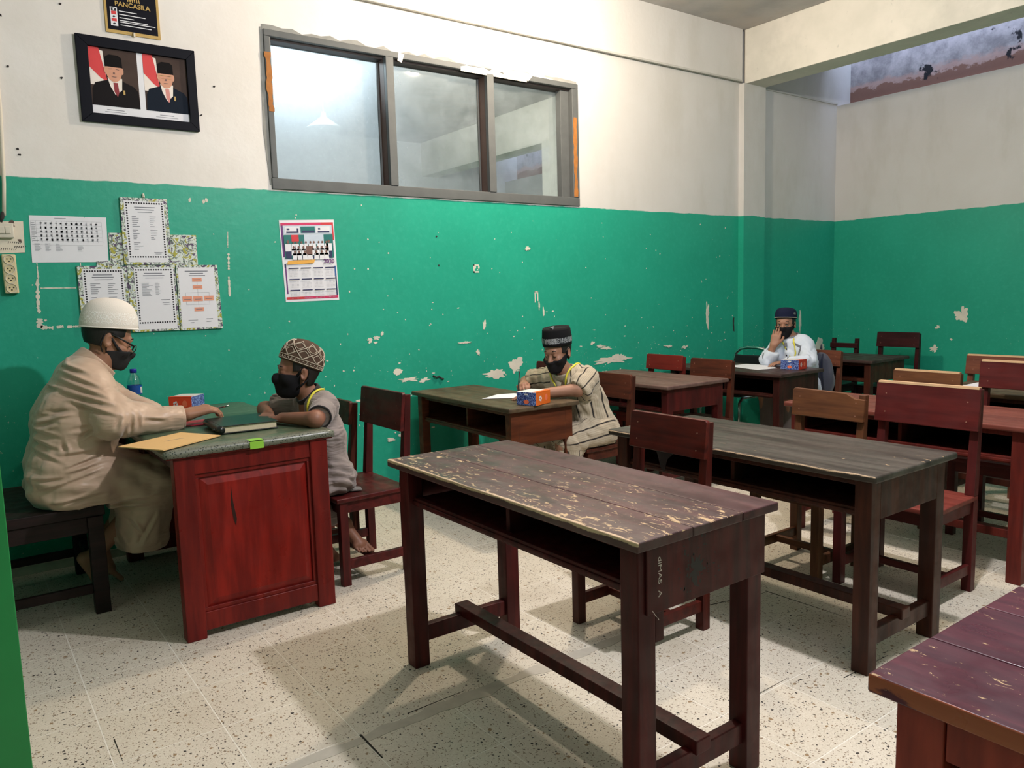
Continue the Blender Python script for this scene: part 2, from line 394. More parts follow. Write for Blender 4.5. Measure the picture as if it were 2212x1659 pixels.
# room behind the window
struct(box('floor_next_room', X0, 7.75, YW+TH, 10.2, -.12, 0, 'cement'))
struct(box('ceiling_next_room', X0, 7.16, YW+TH, 10.2, ZC, ZC+.12, 'ceiling_concrete'))
struct(box('wall_next_far', X0, 7.75, 10.13, 10.25, 0, 4.5, 'wall'))
struct(box('wall_next_front', X0-.12, X0, YW+TH, 10.2, 0, ZC, 'wall'))
struct(box('wall_next_right', XR, XR+.12, YW+TH, 10.2, 0, 3.09, 'wall'))
struct(box('trim_5', 5.85, 6.125, YW+TH, 10.13, 3.08, ZC, 'beam_plaster'))
struct(box('wall_next_column', 5.80, 6.10, 6.95, 7.24, 0, 3.08, 'beam_plaster'))

# window
wn = bpy.data.objects.new('window_1', None); COL.objects.link(wn); wn.location = (0, 0, 0); struct(wn)
plain('frame_grey', (0.115,0.122,0.122,1), 0.6, nz=.18, nscale=14)
plain('frame_dark', (0.055,0.04,0.035,1), 0.65, nz=.2, nscale=12)
plain('jamb_brown', (0.13,0.075,0.06,1), 0.6, nz=.2, nscale=12)
plain('raw_timber', (0.52,0.20,0.045,1), 0.75, nz=.3, nscale=22)
fy0, fy1 = YW-.014, YW+.115
box('frame_sill', WX0-.015, WX1+.012, fy0, fy1, WZ0-.008, 2.030, 'frame_grey', wn, .004)
box('frame_head', WX0-.012, WX1+.012, fy0, fy1, 2.815, WZ1+.006, 'frame_grey', wn, .004)
box('frame_jamb', WX0-.012, 1.622, fy0, fy1, 2.03, 2.815, 'frame_grey', wn, .004)
box('frame_jamb', 3.868, WX1+.012, fy0, fy1, 2.03, 2.815, 'frame_grey', wn, .004)
for (a, b) in ((2.346, 2.400), (3.106, 3.163)):
    mu = box('mullion', a, b, fy0-.004, fy0+.03, 2.03, 2.815, 'frame_grey', wn, .003)
    MB().box(a, b, fy0+.03, fy1, 2.03, 2.815).build('mullion_side', 'jamb_brown', mu)
for n_, (a, b) in enumerate(((1.622, 2.346), (2.400, 3.106), (3.163, 3.868))):
    box('pane', a, b, YW+.098, YW+.102, 2.03, 2.815, 'glass', wn)
    MB().box(a, b, fy0+.035, fy1, 2.803, 2.8145).build('head_lining', 'frame_dark', wn)
    bd = MB(); w = .012
    bd.box(a, a+w, YW+.086, YW+.098, 2.03, 2.80); bd.box(b-w, b, YW+.086, YW+.098, 2.03, 2.80)
    bd.box(a+w, b-w, YW+.086, YW+.098, 2.03, 2.03+w)
    bd.build('glazing_bead', 'frame_grey', wn)
box('sash_stile', 3.79, 3.868, YW+.03, YW+.085, 2.03, 2.805, 'frame_grey', wn, .003)
wf = lambda u, v, d: (u, YW-d, v)       # picture plane of the left wall, d metres proud
def rag(x, za, zb, w, seed, n=16):
    rd = random.Random(seed)
    return [(x-w*.5*rd.uniform(.5,1.2), za+(zb-za)*q/n) for q in range(n+1)] + [(x+w*.5*rd.uniform(.5,1.2), zb+(za-zb)*q/n) for q in range(n+1)]
MB().prism(rag(1.604, 2.40, 2.725, .036, 4), .013, .0165, wf).build('exposed_timber', 'raw_timber', wn)
MB().prism(rag(3.890, 2.035, 2.61, .036, 6), .013, .0165, wf).build('exposed_timber', 'raw_timber', wn)
def ragh(xa, xb, z, w, seed, n=40):
    rd = random.Random(seed)
    return [(xa+(xb-xa)*q/n, z-.012) for q in range(n+1)] + [(xb+(xa-xb)*q/n, z+w*rd.uniform(.15, 1.0)) for q in range(n+1)]
plain('mortar', (0.33,0.33,0.31,1), 0.9, nz=.2, nscale=18)
MB().prism(ragh(1.585, 3.92, WZ1, .035, 5), 0, .004, wf).build('mortar_smear', 'mortar', wn)
MB().prism([(1.555,2.30),(1.572,2.86),(1.63,2.87),(1.62,2.0),(1.575,1.99)], 0, .003, wf).build('mortar_smear', 'mortar', wn)
MB().prism(ragh(2.9, 3.45, WZ1-.03, .05, 8, 12), .014, .0155, wf).build('paint_splash', 'bare_plaster', wn)
MB().prism([(3.17,2.83),(3.24,2.842),(3.29,2.80),(3.33,2.845),(3.39,2.80),(3.42,2.84),(3.46,2.81),(3.5,2.85),(3.7,2.85),(3.6,2.862),(3.2,2.862)], .0205-.006, .0165, wf).build('paint_splash', 'wall', wn)
MB().prism([(2.43,2.80),(2.46,2.79),(2.48,2.845),(2.44,2.85)], .014, .0155, wf).build('paint_splash', 'wall', wn)

# bare patches where the paint has come off (shapes as in the photograph)
PATCH = [(3.116,.766,.085,.03,.5),(3.294,.822,.055,.05,.35),(2.339,.847,.03,.022,.35),(2.42,.79,.06,.012,.6),(2.53,.775,.035,.012,.6),(2.133,.681,.05,.02,.7),
  (2.154,1.063,.02,.012,.5),(2.20,1.075,.02,.012,.5),(2.24,1.10,.009,.014,.4),(2.19,1.045,.012,.006,.5),(4.232,.78,.16,.022,.7),(4.32,.80,.06,.028,.6),(4.183,.881,.05,.012,.6),
  (4.04,.93,.018,.012,.4),(4.12,.90,.05,.008,.6),(4.02,.70,.05,.012,.6),(4.18,.69,.05,.01,.6),(5.40,1.09,.022,.085,.5),(2.864,1.005,.035,.008,.7),(2.97,.93,.012,.02,.5),(3.03,1.12,.012,.03,.4),
  (3.427,1.649,.02,.014,.5),(2.266,.408,.025,.012,.5),(2.35,.42,.02,.02,.5),(3.52,1.237,.006,.03,.3),(3.56,1.19,.006,.035,.3),(2.09,.60,.03,.012,.6),(5.1,.83,.03,.012,.6),(4.9,.85,.035,.01,.6)]
for q, (a, b, rx, rz_, rg) in enumerate(PATCH):
    MB().prism(blob(a, b, rx, rz_, 26, rg*.8, 100+q), 0, .0012+.00012*q, wf).build('bare_patch', 'bare_plaster', WL)
tiny = MB(); rd = random.Random(11)
for q in range(150):
    a = rd.uniform(1.8, 5.75); b = max(.45, min(1.8, rd.gauss(.85, .28)))
    r = rd.uniform(.002, .006); e = rd.uniform(.3, 2.2)
    tiny.prism(blob(a, b, r*e, r/e**.5, 7, .4, q), 0, .0011, wf)
for q in range(70):
    a = rd.uniform(.3, 5.75); b = rd.uniform(1.0, 1.93); r = rd.uniform(.002, .006)
    tiny.prism(blob(a, b, r, r, 6, .4, 900+q), 0, .0011, wf)
for (a, b) in ((1.127,1.885),(1.20,1.88),(1.215,1.888)): tiny.prism(blob(a, b, .008, .012, 6, .3, int(a*1000)), 0, .0011, wf)
stuff(tiny.build('paint_flakes', 'bare_plaster', WL))
marks = MB()
for (a, b, c, dd) in ((.378,1.543,.012,1),(.39,1.20,0,0)): pass
def tape(x0_, z0_, x1_, z1_, w, seed):
    rd = random.Random(seed); n = 14; P = []; Q = []
    dx, dz = x1_-x0_, z1_-z0_; L = math.hypot(dx, dz); nx, nz = -dz/L, dx/L
    for q in range(n+1):
        t = q/n; c = (x0_+dx*t, z0_+dz*t); a = w*rd.uniform(.25, 1.1)
        P.append((c[0]+nx*a/2, c[1]+nz*a/2)); Q.append((c[0]-nx*a/2, c[1]-nz*a/2))
    return P + Q[::-1]
for q, a in enumerate(((.387,1.545,.387,1.46,.008),(.382,1.47,.375,1.34,.022),(.372,1.34,.378,1.30,.016),(.376,1.275,.372,1.228,.03),(.376,1.232,.43,1.226,.022),(.445,1.228,.475,1.232,.016),(.49,1.228,.55,1.228,.013),
    (.392,1.424,.547,1.422,.008),(.576,1.547,.576,1.52,.006),(1.318,1.72,1.312,1.63,.006),(1.314,1.60,1.309,1.51,.014),(1.306,1.47,1.304,1.36,.015),(.395,1.262,.405,1.268,.014))):
    MB().prism(tape(*a, 30+q), 0, .0014, wf).build('tape_residue', 'bare_plaster', WL)
for (a, b, r) in ((2.97,1.517,.006),(3.0,1.517,.006),(3.496,1.33,.004)): MB().prism(blob(a, b, r, r*2, 10, .3, 3), 0, .0014, wf).build('tape_residue', 'bare_plaster', WL)
sq = MB()
for (a, b, c, d) in ((2.955,3.0,1.527,1.535),(2.955,2.965,1.48,1.535),(2.955,3.0,1.48,1.49),(3.482,3.515,1.335,1.341),(3.482,3.489,1.26,1.34),(3.507,3.515,1.27,1.34)): sq.prism([(a,c),(b,c),(b,d),(a,d)], 0, .0014, wf)
sq.build('tape_residue', 'bare_plaster', WL)
plain('soot', (0.035,0.03,0.03,1), 0.9)
for (a, b) in ((.593,2.798),(.569,2.447),(.355,2.09),(.36,2.063),(.349,2.47),(.34,2.70),(1.30,2.50),(1.22,2.34),(2.68,1.53),(2.67,1.72)):
    MB().prism(blob(a, b, .006, .005, 8, .4, int(a*997)), 0, .004, wf).build('nail_hole', 'soot', WL)
MB().prism(blob(5.76, 1.0, .012, .06, 14, .5, 5), 0, .0012, wf).build('smudge', 'soot', WL)
MB().tube([(2.60,YW-.004,.80),(2.62,YW-.012,.785),(2.645,YW-.006,.79),(2.66,YW-.012,.775),(2.68,YW-.004,.77)], .006, 6).build('marker_scribble', 'soot', WL)
rw = lambda u, v, d: (XR-d, u, v)
for q, (a, b, ra, rb) in enumerate(((3.215,1.024,.055,.06),(3.447,.711,.03,.03),(3.425,.909,.014,.018),(3.30,.80,.012,.008),(3.1,.62,.02,.015))):
    MB().prism(blob(a, b, ra, rb, 24, .55, 60+q), 0, .0012, rw).build('bare_patch', 'bare_plaster', WR)
for q, (a, b, ra, rb) in enumerate(((6.73,1.461,.006,.006),(6.788,.98,.02,.10),(7.13,.70,.085,.085),(6.14,.863,.03,.035),(6.138,1.02,.01,.012),(6.2,.74,.012,.03),(6.95,.68,.05,.03))):
    MB().prism(blob(a, b, ra, rb, 22, .3, 80+q), 0, .0012, wf).build('bare_patch', 'bare_plaster', WL)

# green door leaf standing open beside the camera
plain('door_green', (0.018,0.24,0.06,1), 0.45, nz=.12, nscale=8)
dr = bpy.data.objects.new('door_1', None); COL.objects.link(dr); struct(dr); dr.location = (.062, 1.95, 0); dr.rotation_euler = (0, 0, math.radians(8))
box('door_leaf', -.84, 0, -.02, .02, .01, 2.05, 'door_green', dr, .003)
for (a, b) in ((.15, .95), (1.1, 1.9)):
    box('door_panel', -.72, -.12, -.028, -.018, a, b, 'door_green', dr, .006)
plain('brass', (0.45,0.30,0.10,1), 0.35, metal=1.0)
MB().tube([(-.06,-.03,1.0),(-.06,-.06,1.0),(-.16,-.06,1.0)], .009, 8).build('door_handle', 'brass', dr, smooth=True)
# ------------------------------------------------------------------ furniture
MAROON, MDARK = lin(92,33,30), lin(58,20,20)
wood('desk_frame_maroon', lin(88,27,26), lin(54,15,16), 0.02, axis='z')
wood('desk_top_scarred', lin(92,52,52), lin(60,34,36), 0.195, axis='y', wscale=26, dust=.65, dustcol=lin(92,78,75), edge=(0, -.265, .028, 1), rough=.40, ztop=.76, edgez=.010)
wood('desk_top_plank', lin(88,50,50), lin(60,33,36), 0.10, axis='y', wscale=24, dust=.4, dustcol=lin(98,76,75), rough=.40, ztop=.7585)
wood('desk_top_grey', lin(66,56,49), lin(34,28,25), 0.12, axis='y', wscale=20, dust=.7, dustcol=lin(92,85,77), rough=.45, edge=(0, -.285, .008, 1), ztop=.705)
wood('desk_frame_brown', lin(80,40,27), lin(46,21,15), 0.03, axis='z')
wood('desk_top_olive', lin(96,76,54), lin(60,46,34), 0.07, axis='y', dust=.5, dustcol=lin(112,98,78), rough=.45, edge=(0, -.245, .005, 1), ztop=.72)
wood('desk_frame_orange', lin(106,56,33), lin(70,35,22), 0.03, axis='x')
wood('desk_top_taupe', lin(112,84,76), lin(84,60,56), 0.04, axis='y', dust=.5, dustcol=lin(130,108,100), rough=.5)
wood('desk_top_dark', lin(74,50,48), lin(44,28,28), 0.07, axis='y', dust=.4, dustcol=lin(92,78,72), rough=.42)
wood('desk_frame_dark', lin(64,27,22), lin(38,15,13), 0.05, axis='z')
wood('desk_red_top', lin(124,68,56), lin(98,50,42), 0.03, axis='y', rough=.42)
wood('desk_red_frame', lin(112,42,33), lin(78,28,24), 0.04, axis='z')
wood('desk_violet_top', lin(100,44,56), lin(66,28,42), 0.15, axis='y', wscale=22, rough=.32, edge=(0, -.2725, .008, 1), ecol=((0.25,0.05,0.028,1), (0.44,0.13,0.06,1)))
wood('desk_violet_frame', lin(168,66,52), lin(128,46,38), 0.03, axis='z', rough=.35)
plain('scratch_white', lin(214,196,190), .8)

def pbox(mb, x0, x1, y0, y1, z0, z1): return mb.box(x0, x1, y0, y1, z0, z1)
def desk(label, x0, x1, y0, y1, z, top, frame, planks=None, outer=False, pz=.16, shelf=.145, leg=.055, tt=.026, inset=.03, rz=0.0, wornframe=None, name='school_desk'):
    cx, cy = (x0+x1)/2, (y0+y1)/2; hx, hy = (x1-x0)/2, (y1-y0)/2
    t = thing(name, label, 'desk', (cx, cy, 0), rz, 'school desks')
    if planks:
        e = [-hx] + planks + [hx]
        for k in range(len(e)-1):
            box('top_plank', e[k]+(.0008 if k else 0), e[k+1]-(.0008 if k < len(e)-2 else 0), -hy, hy, z-tt, z-(.0008*k), top[min(k, len(top)-1)] if isinstance(top, tuple) else top, t, .004)
    else: box('tabletop', -hx, hx, -hy, hy, z-tt, z, top, t, .008, seg=3)
    lx, ly = hx-inset-leg/2, hy-inset-leg/2
    for sx in (-1, 1):
        for sy in (-1, 1):
            box('leg', sx*lx-leg/2, sx*lx+leg/2, sy*ly-leg/2, sy*ly+leg/2, 0, z-tt, frame, t, .004)
    for sy in (-1, 1):
        y = sy*(ly+leg/2-.012)
        if outer: pn = box('side_panel', -lx-.006, lx+leg/2+.004, min(sy*(ly+leg/2), sy*(ly+leg/2+.007)), max(sy*(ly+leg/2), sy*(ly+leg/2+.007)), z-tt-pz, z-tt, frame, t, .002)
        else: pn = box('side_panel', -lx+leg/2-.002, lx-leg/2+.002, y-.012, y+.004, z-tt-pz, z-tt, frame, t, .003)
        if sy == -1: side = pn
        st = box('side_stretcher', -lx, lx, sy*ly-.016, sy*ly+.016, .085, .145, frame, t, .004)
    box('long_stretcher', -.028, .028, -ly-.03, ly+.03, .135, .175, frame, t, .004)
    sz = z-tt-shelf
    box('shelf_board', -lx-.012, lx+.012, -ly, ly, sz-.014, sz, frame, t, .003)
    for sx in (-1, 1):
        box('shelf_rail', sx*(lx-.005)-.012, sx*(lx-.005)+.012, -ly+leg/2, ly-leg/2, sz-.02, sz+.010, frame, t, .003)
        box('top_rail', sx*(lx-.005)-.010, sx*(lx-.005)+.010, -ly+leg/2, ly-leg/2, z-tt-.028, z-tt, frame, t, .003)
    box('back_panel', lx-.020, lx-.012, -ly+leg/2, ly-leg/2, sz, z-tt, 'desk_frame_dark', t)
    box('divider', -lx+.02, lx-.02, -.009, .009, sz, z-tt, frame, t, .002)
    return t, side

d1, side1 = desk('big scarred maroon desk of three planks in front, bare wood along its edge', 1.215, 1.745, 1.205, 2.435, .76,
     ('desk_top_scarred', 'desk_top_scarred', 'desk_top_plank'), 'desk_frame_maroon', planks=[-.075, .115], outer=True, pz=.17, shelf=.115, leg=.06)
# thin outer board on the near end, with the scratched name and a dark stain
box('cleat', -.174, -.145, -.583, -.562, .485, .60, 'desk_frame_maroon', d1, .002)
def text_mesh(name, s, size, M, mat, parent, extr=.0004, bold=False):
    cu = bpy.data.curves.new(name, 'FONT'); cu.body = s; cu.size = size; cu.extrude = extr; cu.align_x = 'CENTER'; cu.align_y = 'CENTER'
    if bold: cu.offset = size*.02
    tmp = bpy.data.objects.new('tmp', cu); COL.objects.link(tmp)
    dg = bpy.context.evaluated_depsgraph_get(); me = bpy.data.meshes.new_from_object(tmp.evaluated_get(dg))
    bpy.data.objects.remove(tmp); bpy.data.curves.remove(cu)
    me.transform(M); me.name = name; me.materials.clear(); me.materials.append(MATS[mat])
    o = bpy.data.objects.new(name, me); COL.objects.link(o); o.parent = parent; return o
ypan = -.5922
Mt = Matrix.Translation((-.168, ypan, .652)) @ Matrix.Rotation(math.pi/2, 4, 'X') @ Matrix.Rotation(-math.pi/2, 4, 'Z') @ Matrix.Diagonal((1, .62, 1, 1))
stuff(text_mesh('scratched_name', 'diMAS  A', .026, Mt, 'scratch_white', side1, .0006))
plain('ink_stain', (0.012,0.006,0.007,1), .5)
sf = lambda u, v, d: (u, ypan-d+.0006, v)
stn = MB(); rd = random.Random(5)
stn.prism(blob(-.04, .64, .020, .032, 24, .6, 9), 0, .0006, sf)
for q in range(70):
    a, b = rd.gauss(-.04, .035), rd.gauss(.64, .035); stn.prism(blob(a, b, rd.uniform(.001,.005), rd.uniform(.001,.005), 6, .4, q), 0, .0005, sf)
stuff(stn.build('ink_stain', 'ink_stain', side1))
for (a, b, c, d) in ((-.195,.575,-.18,.555),(-.176,.553,-.172,.545)):
    MB().prism([(a-.001,b),(c-.001,d),(c+.001,d),(a+.001,b)], 0, .0006, sf).build('scratch', 'scratch_white', side1)

d2, _ = desk('olive brown desk against the green wall where a boy is writing', 2.38, 2.865, 3.275, 4.40, .72, 'desk_top_olive', 'desk_frame_orange', pz=.19, shelf=.15, rz=math.radians(-1.5))
d3, _ = desk('grey worn desk with pale edges standing behind the scarred front desk', 2.385, 2.955, 1.285, 2.545, .705, 'desk_top_grey', 'desk_frame_brown', pz=.14, shelf=.115, leg=.06)
d4, _ = desk('taupe topped desk by the wall in front of the red chair', 3.685, 4.30, 3.37, 4.40, .71, 'desk_top_taupe', 'desk_frame_maroon', pz=.15, shelf=.14)
d5, _ = desk('dark desk of the boy in the white jacket near the wall pilaster', 4.77, 5.32, 3.29, 4.39, .70, 'desk_top_dark', 'desk_frame_dark', pz=.17, shelf=.14)
d6, _ = desk('last dark desk in the far corner by the right wall', 6.05, 6.66, 3.32, 4.39, .70, 'desk_top_dark', 'desk_frame_brown', pz=.16, shelf=.14)
d7, _ = desk('red painted desk behind two chairs at the right edge', 3.635, 4.17, 1.29, 2.49, .705, 'desk_red_top', 'desk_red_frame', pz=.14, shelf=.13, leg=.06)
d8, _ = desk('violet brown planked desk cut off at the lower right corner', 1.075, 1.62, -.64, .585, .745, 'desk_violet_top', 'desk_violet_frame', planks=[-.08, .12], pz=.17, shelf=.13, leg=.07, tt=.03)
d9, _ = desk('desk with a white sheet on it, far right behind the red desk', 4.62, 5.17, 1.0, 2.19, .705, 'desk_top_olive', 'desk_frame_brown', pz=.15, shelf=.14)
box('front_apron', -.2415, -.2255, -.51, .51, .64, .715, 'desk_violet_frame', d8, .002)
# chip of bare wood and groove on the nearest leg of the corner desk
MB().prism(blob(-.197, .60, .006, .022, 10, .4, 3), 0, .0008, lambda u, v, d: (-.2435+.003-d, .555-(.197+u)*1, v)).build('chip', 'scratch_white', d8)
# dark blot hanging under the front edge of the grey desk
stn = MB().prism([(-.2,.0),(-.05,.0),(-.075,-.05),(-.09,-.10),(-.11,-.12),(-.13,-.06)], 0, .001, lambda u, v, d: (-.262-d, u+.42, .675+v)); stn.build('cobweb', 'ink_stain', d3)

# chairs: seat, four legs (rear ones run up as posts), back panel, rails
CH = {'maroon': (lin(92,30,28), lin(60,18,18)), 'brown': (lin(90,44,30), lin(56,26,20)), 'dark': (lin(66,26,28), lin(42,16,19)), 'red': (lin(116,36,30), lin(96,28,24)), 'seat': (lin(122,58,49), lin(98,44,38)),
      'tan': (lin(108,68,43), lin(76,46,31)), 'redbrown': (lin(90,33,31), lin(68,24,24)), 'mahogany': (lin(94,34,26), lin(56,20,17)), 'rust': (lin(118,70,52), lin(86,48,38))}
for k_, (a_, b_) in CH.items():
    wood('chair_'+k_, a_, b_, .03, axis='y', rough=.38); wood('chair_post_'+k_, a_, b_, .05, axis='z', rough=.4)
plain('plug_wood', lin(134,92,74), .7)
plain('bare_edge', lin(206,168,128), .7, nz=.12, nscale=30)
def chair(label, xb, y0, y1, top, kind, panel=.15, seat=.42, depth=.39, bare=False, back=True, seatkind=None, notch=False, rz=0.0):
    cy = (y0+y1)/2; w = y1-y0
    t = thing('school_chair', label, 'chair', (xb, cy, 0), rz, 'wooden school chairs')   # local: rear posts near x=0, front at -depth
    ma, mp = 'chair_'+kind, 'chair_post_'+kind; h = w/2; lg = .04
    ms = 'chair_'+(seatkind or kind); rake = .045
    MB().prism([(-depth, -h-.012), (-depth, h+.012), (-.005, h), (-.005, -h)], seat-.022, seat, lambda u, v, d: (u-rake*.5, v, d)).build('seat', ms, t, .005)
    for sy in (-1, 1):
        y = sy*(h-lg/2)
        box('front_leg', -depth-.005, -depth-.005+lg, y-lg/2, y+lg/2, 0, seat-.02, mp, t, .003)
        m = MB(); P = []
        for (xx, zz) in ((-.035-rake*.4, 0), (-.035-rake*.4, seat)): pass
        xl = -.045-rake*.4
        m.hexa([(xl, y-lg/2, 0), (xl+lg, y-lg/2, 0), (xl+lg, y+lg/2, 0), (xl, y+lg/2, 0), (xl, y-lg/2, seat), (xl+lg, y-lg/2, seat), (xl+lg, y+lg/2, seat), (xl, y+lg/2, seat)])
        m.hexa([(xl, y-lg/2, seat), (xl+lg, y-lg/2, seat), (xl+lg, y+lg/2, seat), (xl, y+lg/2, seat),
                (-.026, y-lg*.4, top-.012), (.004, y-lg*.4, top-.012), (.004, y+lg*.4, top-.012), (-.026, y+lg*.4, top-.012)])
        m.build('back_post', mp, t, .002)
        box('side_rail', -depth+.02, -.06, y-.011, y+.011, seat-.075, seat-.02, ma, t, .002)
        box('side_stretcher', -depth+.02, -.055, y-.011, y+.011, .075, .12, ma, t, .003)
    box('front_rail', -depth-.003, -depth+.02, -h+lg, h-lg, seat-.075, seat-.02, ma, t, .002)
    box('cross_stretcher', -depth*.55-.012, -depth*.55+.012, -h+.02, h-.02, .082, .113, ma, t, .002)
    if back:
        pl = [(-h-.004, top-panel), (h+.004, top-panel), (h+.004, top-.008), (h-.006, top), (-h+.006, top), (-h-.004, top-.008)]
        if notch: pl = [(-h-.004, top-panel), (h+.004, top-panel), (h+.004, top-.008), (h-.006, top), (-h+.09, top-.006), (-h+.045, top-.028), (-h-.004, top-.03)]
        xp = lambda z: -.026 - .022 - (top-z)*.11
        pn = MB().prism(pl, 0, .02, lambda u, v, d: (xp(v)+d+.002, u, v)).build('back_panel', ma, t, .004)
        if bare: MB().prism([(-h+.004, top-.009), (h-.004, top-.009), (h-.004, top+.0008), (-h+.004, top+.0008)], -.0006, .021, lambda u, v, d: (xp(v)+d+.002, u, v)).build('worn_edge', 'bare_edge', pn)
        for (a, b) in ((.8, .3), (.8, .75), (-.8, .35), (-.8, .8)):
            MB().prism(blob(a*h, top-panel*b, .003, .003, 8, .2, 3), -.0005, .001, lambda u, v, d: (xp(v)+d+.0015, u, v)).build('plug', 'plug_wood', pn)
    else:
        box('back_rail', -.05, -.03, -h, h, top-.10, top-.055, ma, t, .003)
    return t
chair('maroon chair the boy beside the teacher is sitting on', 1.765, 3.255, 3.70, .875, 'maroon', .185, depth=.385)
chair('brown chair by the wall, half hidden behind the boy facing the teacher', 1.72, 3.76, 4.14, .79, 'brown', .125)
chair('brown chair with pale edge under the writing boy in stripes', 3.33, 3.30, 3.70, .825, 'brown', .15)
chair('maroon chair almost hidden behind the shoulder of the writing boy', 3.40, 3.93, 4.30, .85, 'maroon', .15)
chair('mahogany chair tucked between the front desk and the grey desk', 2.335, 1.90, 2.295, .83, 'mahogany', .15, bare=False)
chair('bright red chair against the green wall', 4.47, 3.90, 4.26, .83, 'red', .115)
chair('dark brown chair in front of the desk with the boy in white', 4.43, 3.42, 3.78, .825, 'brown', .13)
chair('tan chair with a chipped top corner behind the grey desk', 3.42, 1.885, 2.25, .826, 'tan', .135, notch=True)
chair('tall red brown chair with bare top edge and red seat, right of the tan one', 3.50, 1.425, 1.865, .883, 'redbrown', .185, bare=True, seatkind='seat')
chair('pale tan chair mostly hidden behind the tall red brown chair', 4.54, 1.96, 2.33, .825, 'tan', .14, bare=True)
chair('red brown chair touching the right edge of the picture', 4.56, 1.44, 1.865, .90, 'redbrown', .15, bare=True)
chair('rust brown chair near the right wall behind the desk with the sheet', 5.52, 1.90, 2.35, .842, 'rust', .13, bare=True)
chair('very dark chair alone near the right wall', 6.99, 3.385, 3.765, .882, 'dark', .135)
chair('broken dark chair with bare posts and no back panel', 6.83, 3.87, 4.14, .835, 'dark', back=False)
chair('rust chair behind the boy in the white jacket', 5.90, 3.48, 3.86, .79, 'rust', .13)

# chromed tube chair
plain('chrome', (0.75,0.76,0.76,1), .18, metal=1.0, nz=0); plain('black_vinyl', (0.012,0.012,0.014,1), .4)
mc = thing('metal_chair', 'chromed tube chair with curved back left of the boy in white', 'chair', (5.52, 4.16, 0))
arc = [(.06, -.20, .40)] + [(.09, -.20+.0*q, .40+.30*q/4) for q in range(1, 4)] + [(.10, -.17, .755), (.10, -.12, .792), (.10, -.05, .805), (.10, .05, .805), (.10, .12, .792), (.10, .17, .755)] + [(.09, .20, .40+.30*q/4) for q in (3, 2, 1)] + [(.06, .20, .40)]
MB().tube(arc, .0145, 10).build('back_tube', 'chrome', mc, smooth=True)
for sy in (-.2, .2):
    MB().tube([(.06, sy, .42), (.12, sy, .02), (.12, sy, .0)], .0115, 8).build('rear_leg', 'chrome', mc, smooth=True)
    MB().tube([(.05, sy, .42), (-.30, sy, .42), (-.34, sy, .38), (-.36, sy, .0)], .0115, 8).build('front_leg', 'chrome', mc, smooth=True)
box('seat_pad', -.33, .05, -.19, .19, .425, .46, 'black_vinyl', mc, .015, 3)
box('back_pad', .078, .10, -.17, .17, .58, .74, 'black_vinyl', mc, .01, 3)

# teacher's desk
wood('teacher_red', lin(146,36,28), lin(106,23,19), .012, axis='z', rough=.35)
wood('teacher_frame', lin(128,35,28), lin(90,22,20), .02, axis='z', rough=.35)
wood('teacher_inside', lin(70,30,26), lin(44,18,18), .02, axis='z')
td = thing('teacher_desk', 'red panelled teacher desk against the wall under a green cloth', 'desk', (.96, 3.72, 0))
TX0, TX1, TY0, TY1, TZ = -.335, .335, -.62, .66, .765
box('desktop', TX0, TX1, TY0, TY1, TZ-.03, TZ, 'teacher_frame', td, .004)
for sx in (-1, 1):
    for sy in (-1, 1):
        yy = TY0+.035 if sy < 0 else TY1-.035
        box('leg', sx*.272-.038, sx*.272+.038, yy-.03, yy+.03, 0, TZ-.03, 'teacher_frame', td, .004)
for sy, yy in ((-1, TY0+.03), (1, TY1-.03)):
    box('rail', -.236, .236, yy-.018, yy+.018, .665, TZ-.03, 'teacher_frame', td, .003)
    box('rail', -.236, .236, yy-.018, yy+.018, .03, .105, 'teacher_frame', td, .003)
    pm = MB(); o_ = sy*-.0   # bevelled raised panel
    a, b, c, d = -.236, .236, .105, .665; m_ = .048
    yo, yi = (yy+.004, yy-.013) if sy < 0 else (yy-.004, yy+.013)
    V = [(a,yo,c),(b,yo,c),(b,yo,d),(a,yo,d),(a+m_,yi,c+m_),(b-m_,yi,c+m_),(b-m_,yi,d-m_),(a+m_,yi,d-m_)]
    yb = yy+.012*(-sy)*-1 if False else yy - sy*.012
    V += [(a,yb,c),(b,yb,c),(b,yb,d),(a,yb,d)]
    pm.v = V; pm.f = [(0,1,5,4),(1,2,6,5),(2,3,7,6),(3,0,4,7),(4,5,6,7),(8,9,10,11),(0,1,9,8),(1,2,10,9),(2,3,11,10),(3,0,8,11)]; pm.mi = [0]*10
    pm.build('end_panel', 'teacher_red', td)
    mo = MB()
    for (p, q, r, s_) in ((a, b, c, c+.016), (a, b, d-.016, d), (a, a+.016, c+.016, d-.016), (b-.016, b, c+.016, d-.016)): mo.box(p, q, min(yy, yy+sy*.012), max(yy, yy+sy*.012), r, s_)
    mo.build('panel_moulding', 'teacher_frame', td, .002)
box('modesty_panel', .262, .278, TY0+.06, TY1-.06, .12, TZ-.03, 'teacher_inside', td)
box('drawer_box', -.28, .25, .10, TY1-.06, .55, TZ-.03, 'teacher_inside', td, .003)
box('apron', -.29, -.272, TY0+.06, TY1-.06, TZ-.09, TZ-.03, 'teacher_inside', td, .002)
plain('drip', (0.03,0.008,0.006,1), .4)
MB().prism([(-.10,.60),(-.095,.53),(-.085,.46),(-.09,.43),(-.098,.46),(-.104,.52)], 0, .0006, lambda u, v, d: (u, TY0+.03-.0135-d, v)).build('varnish_drip', 'drip', td)
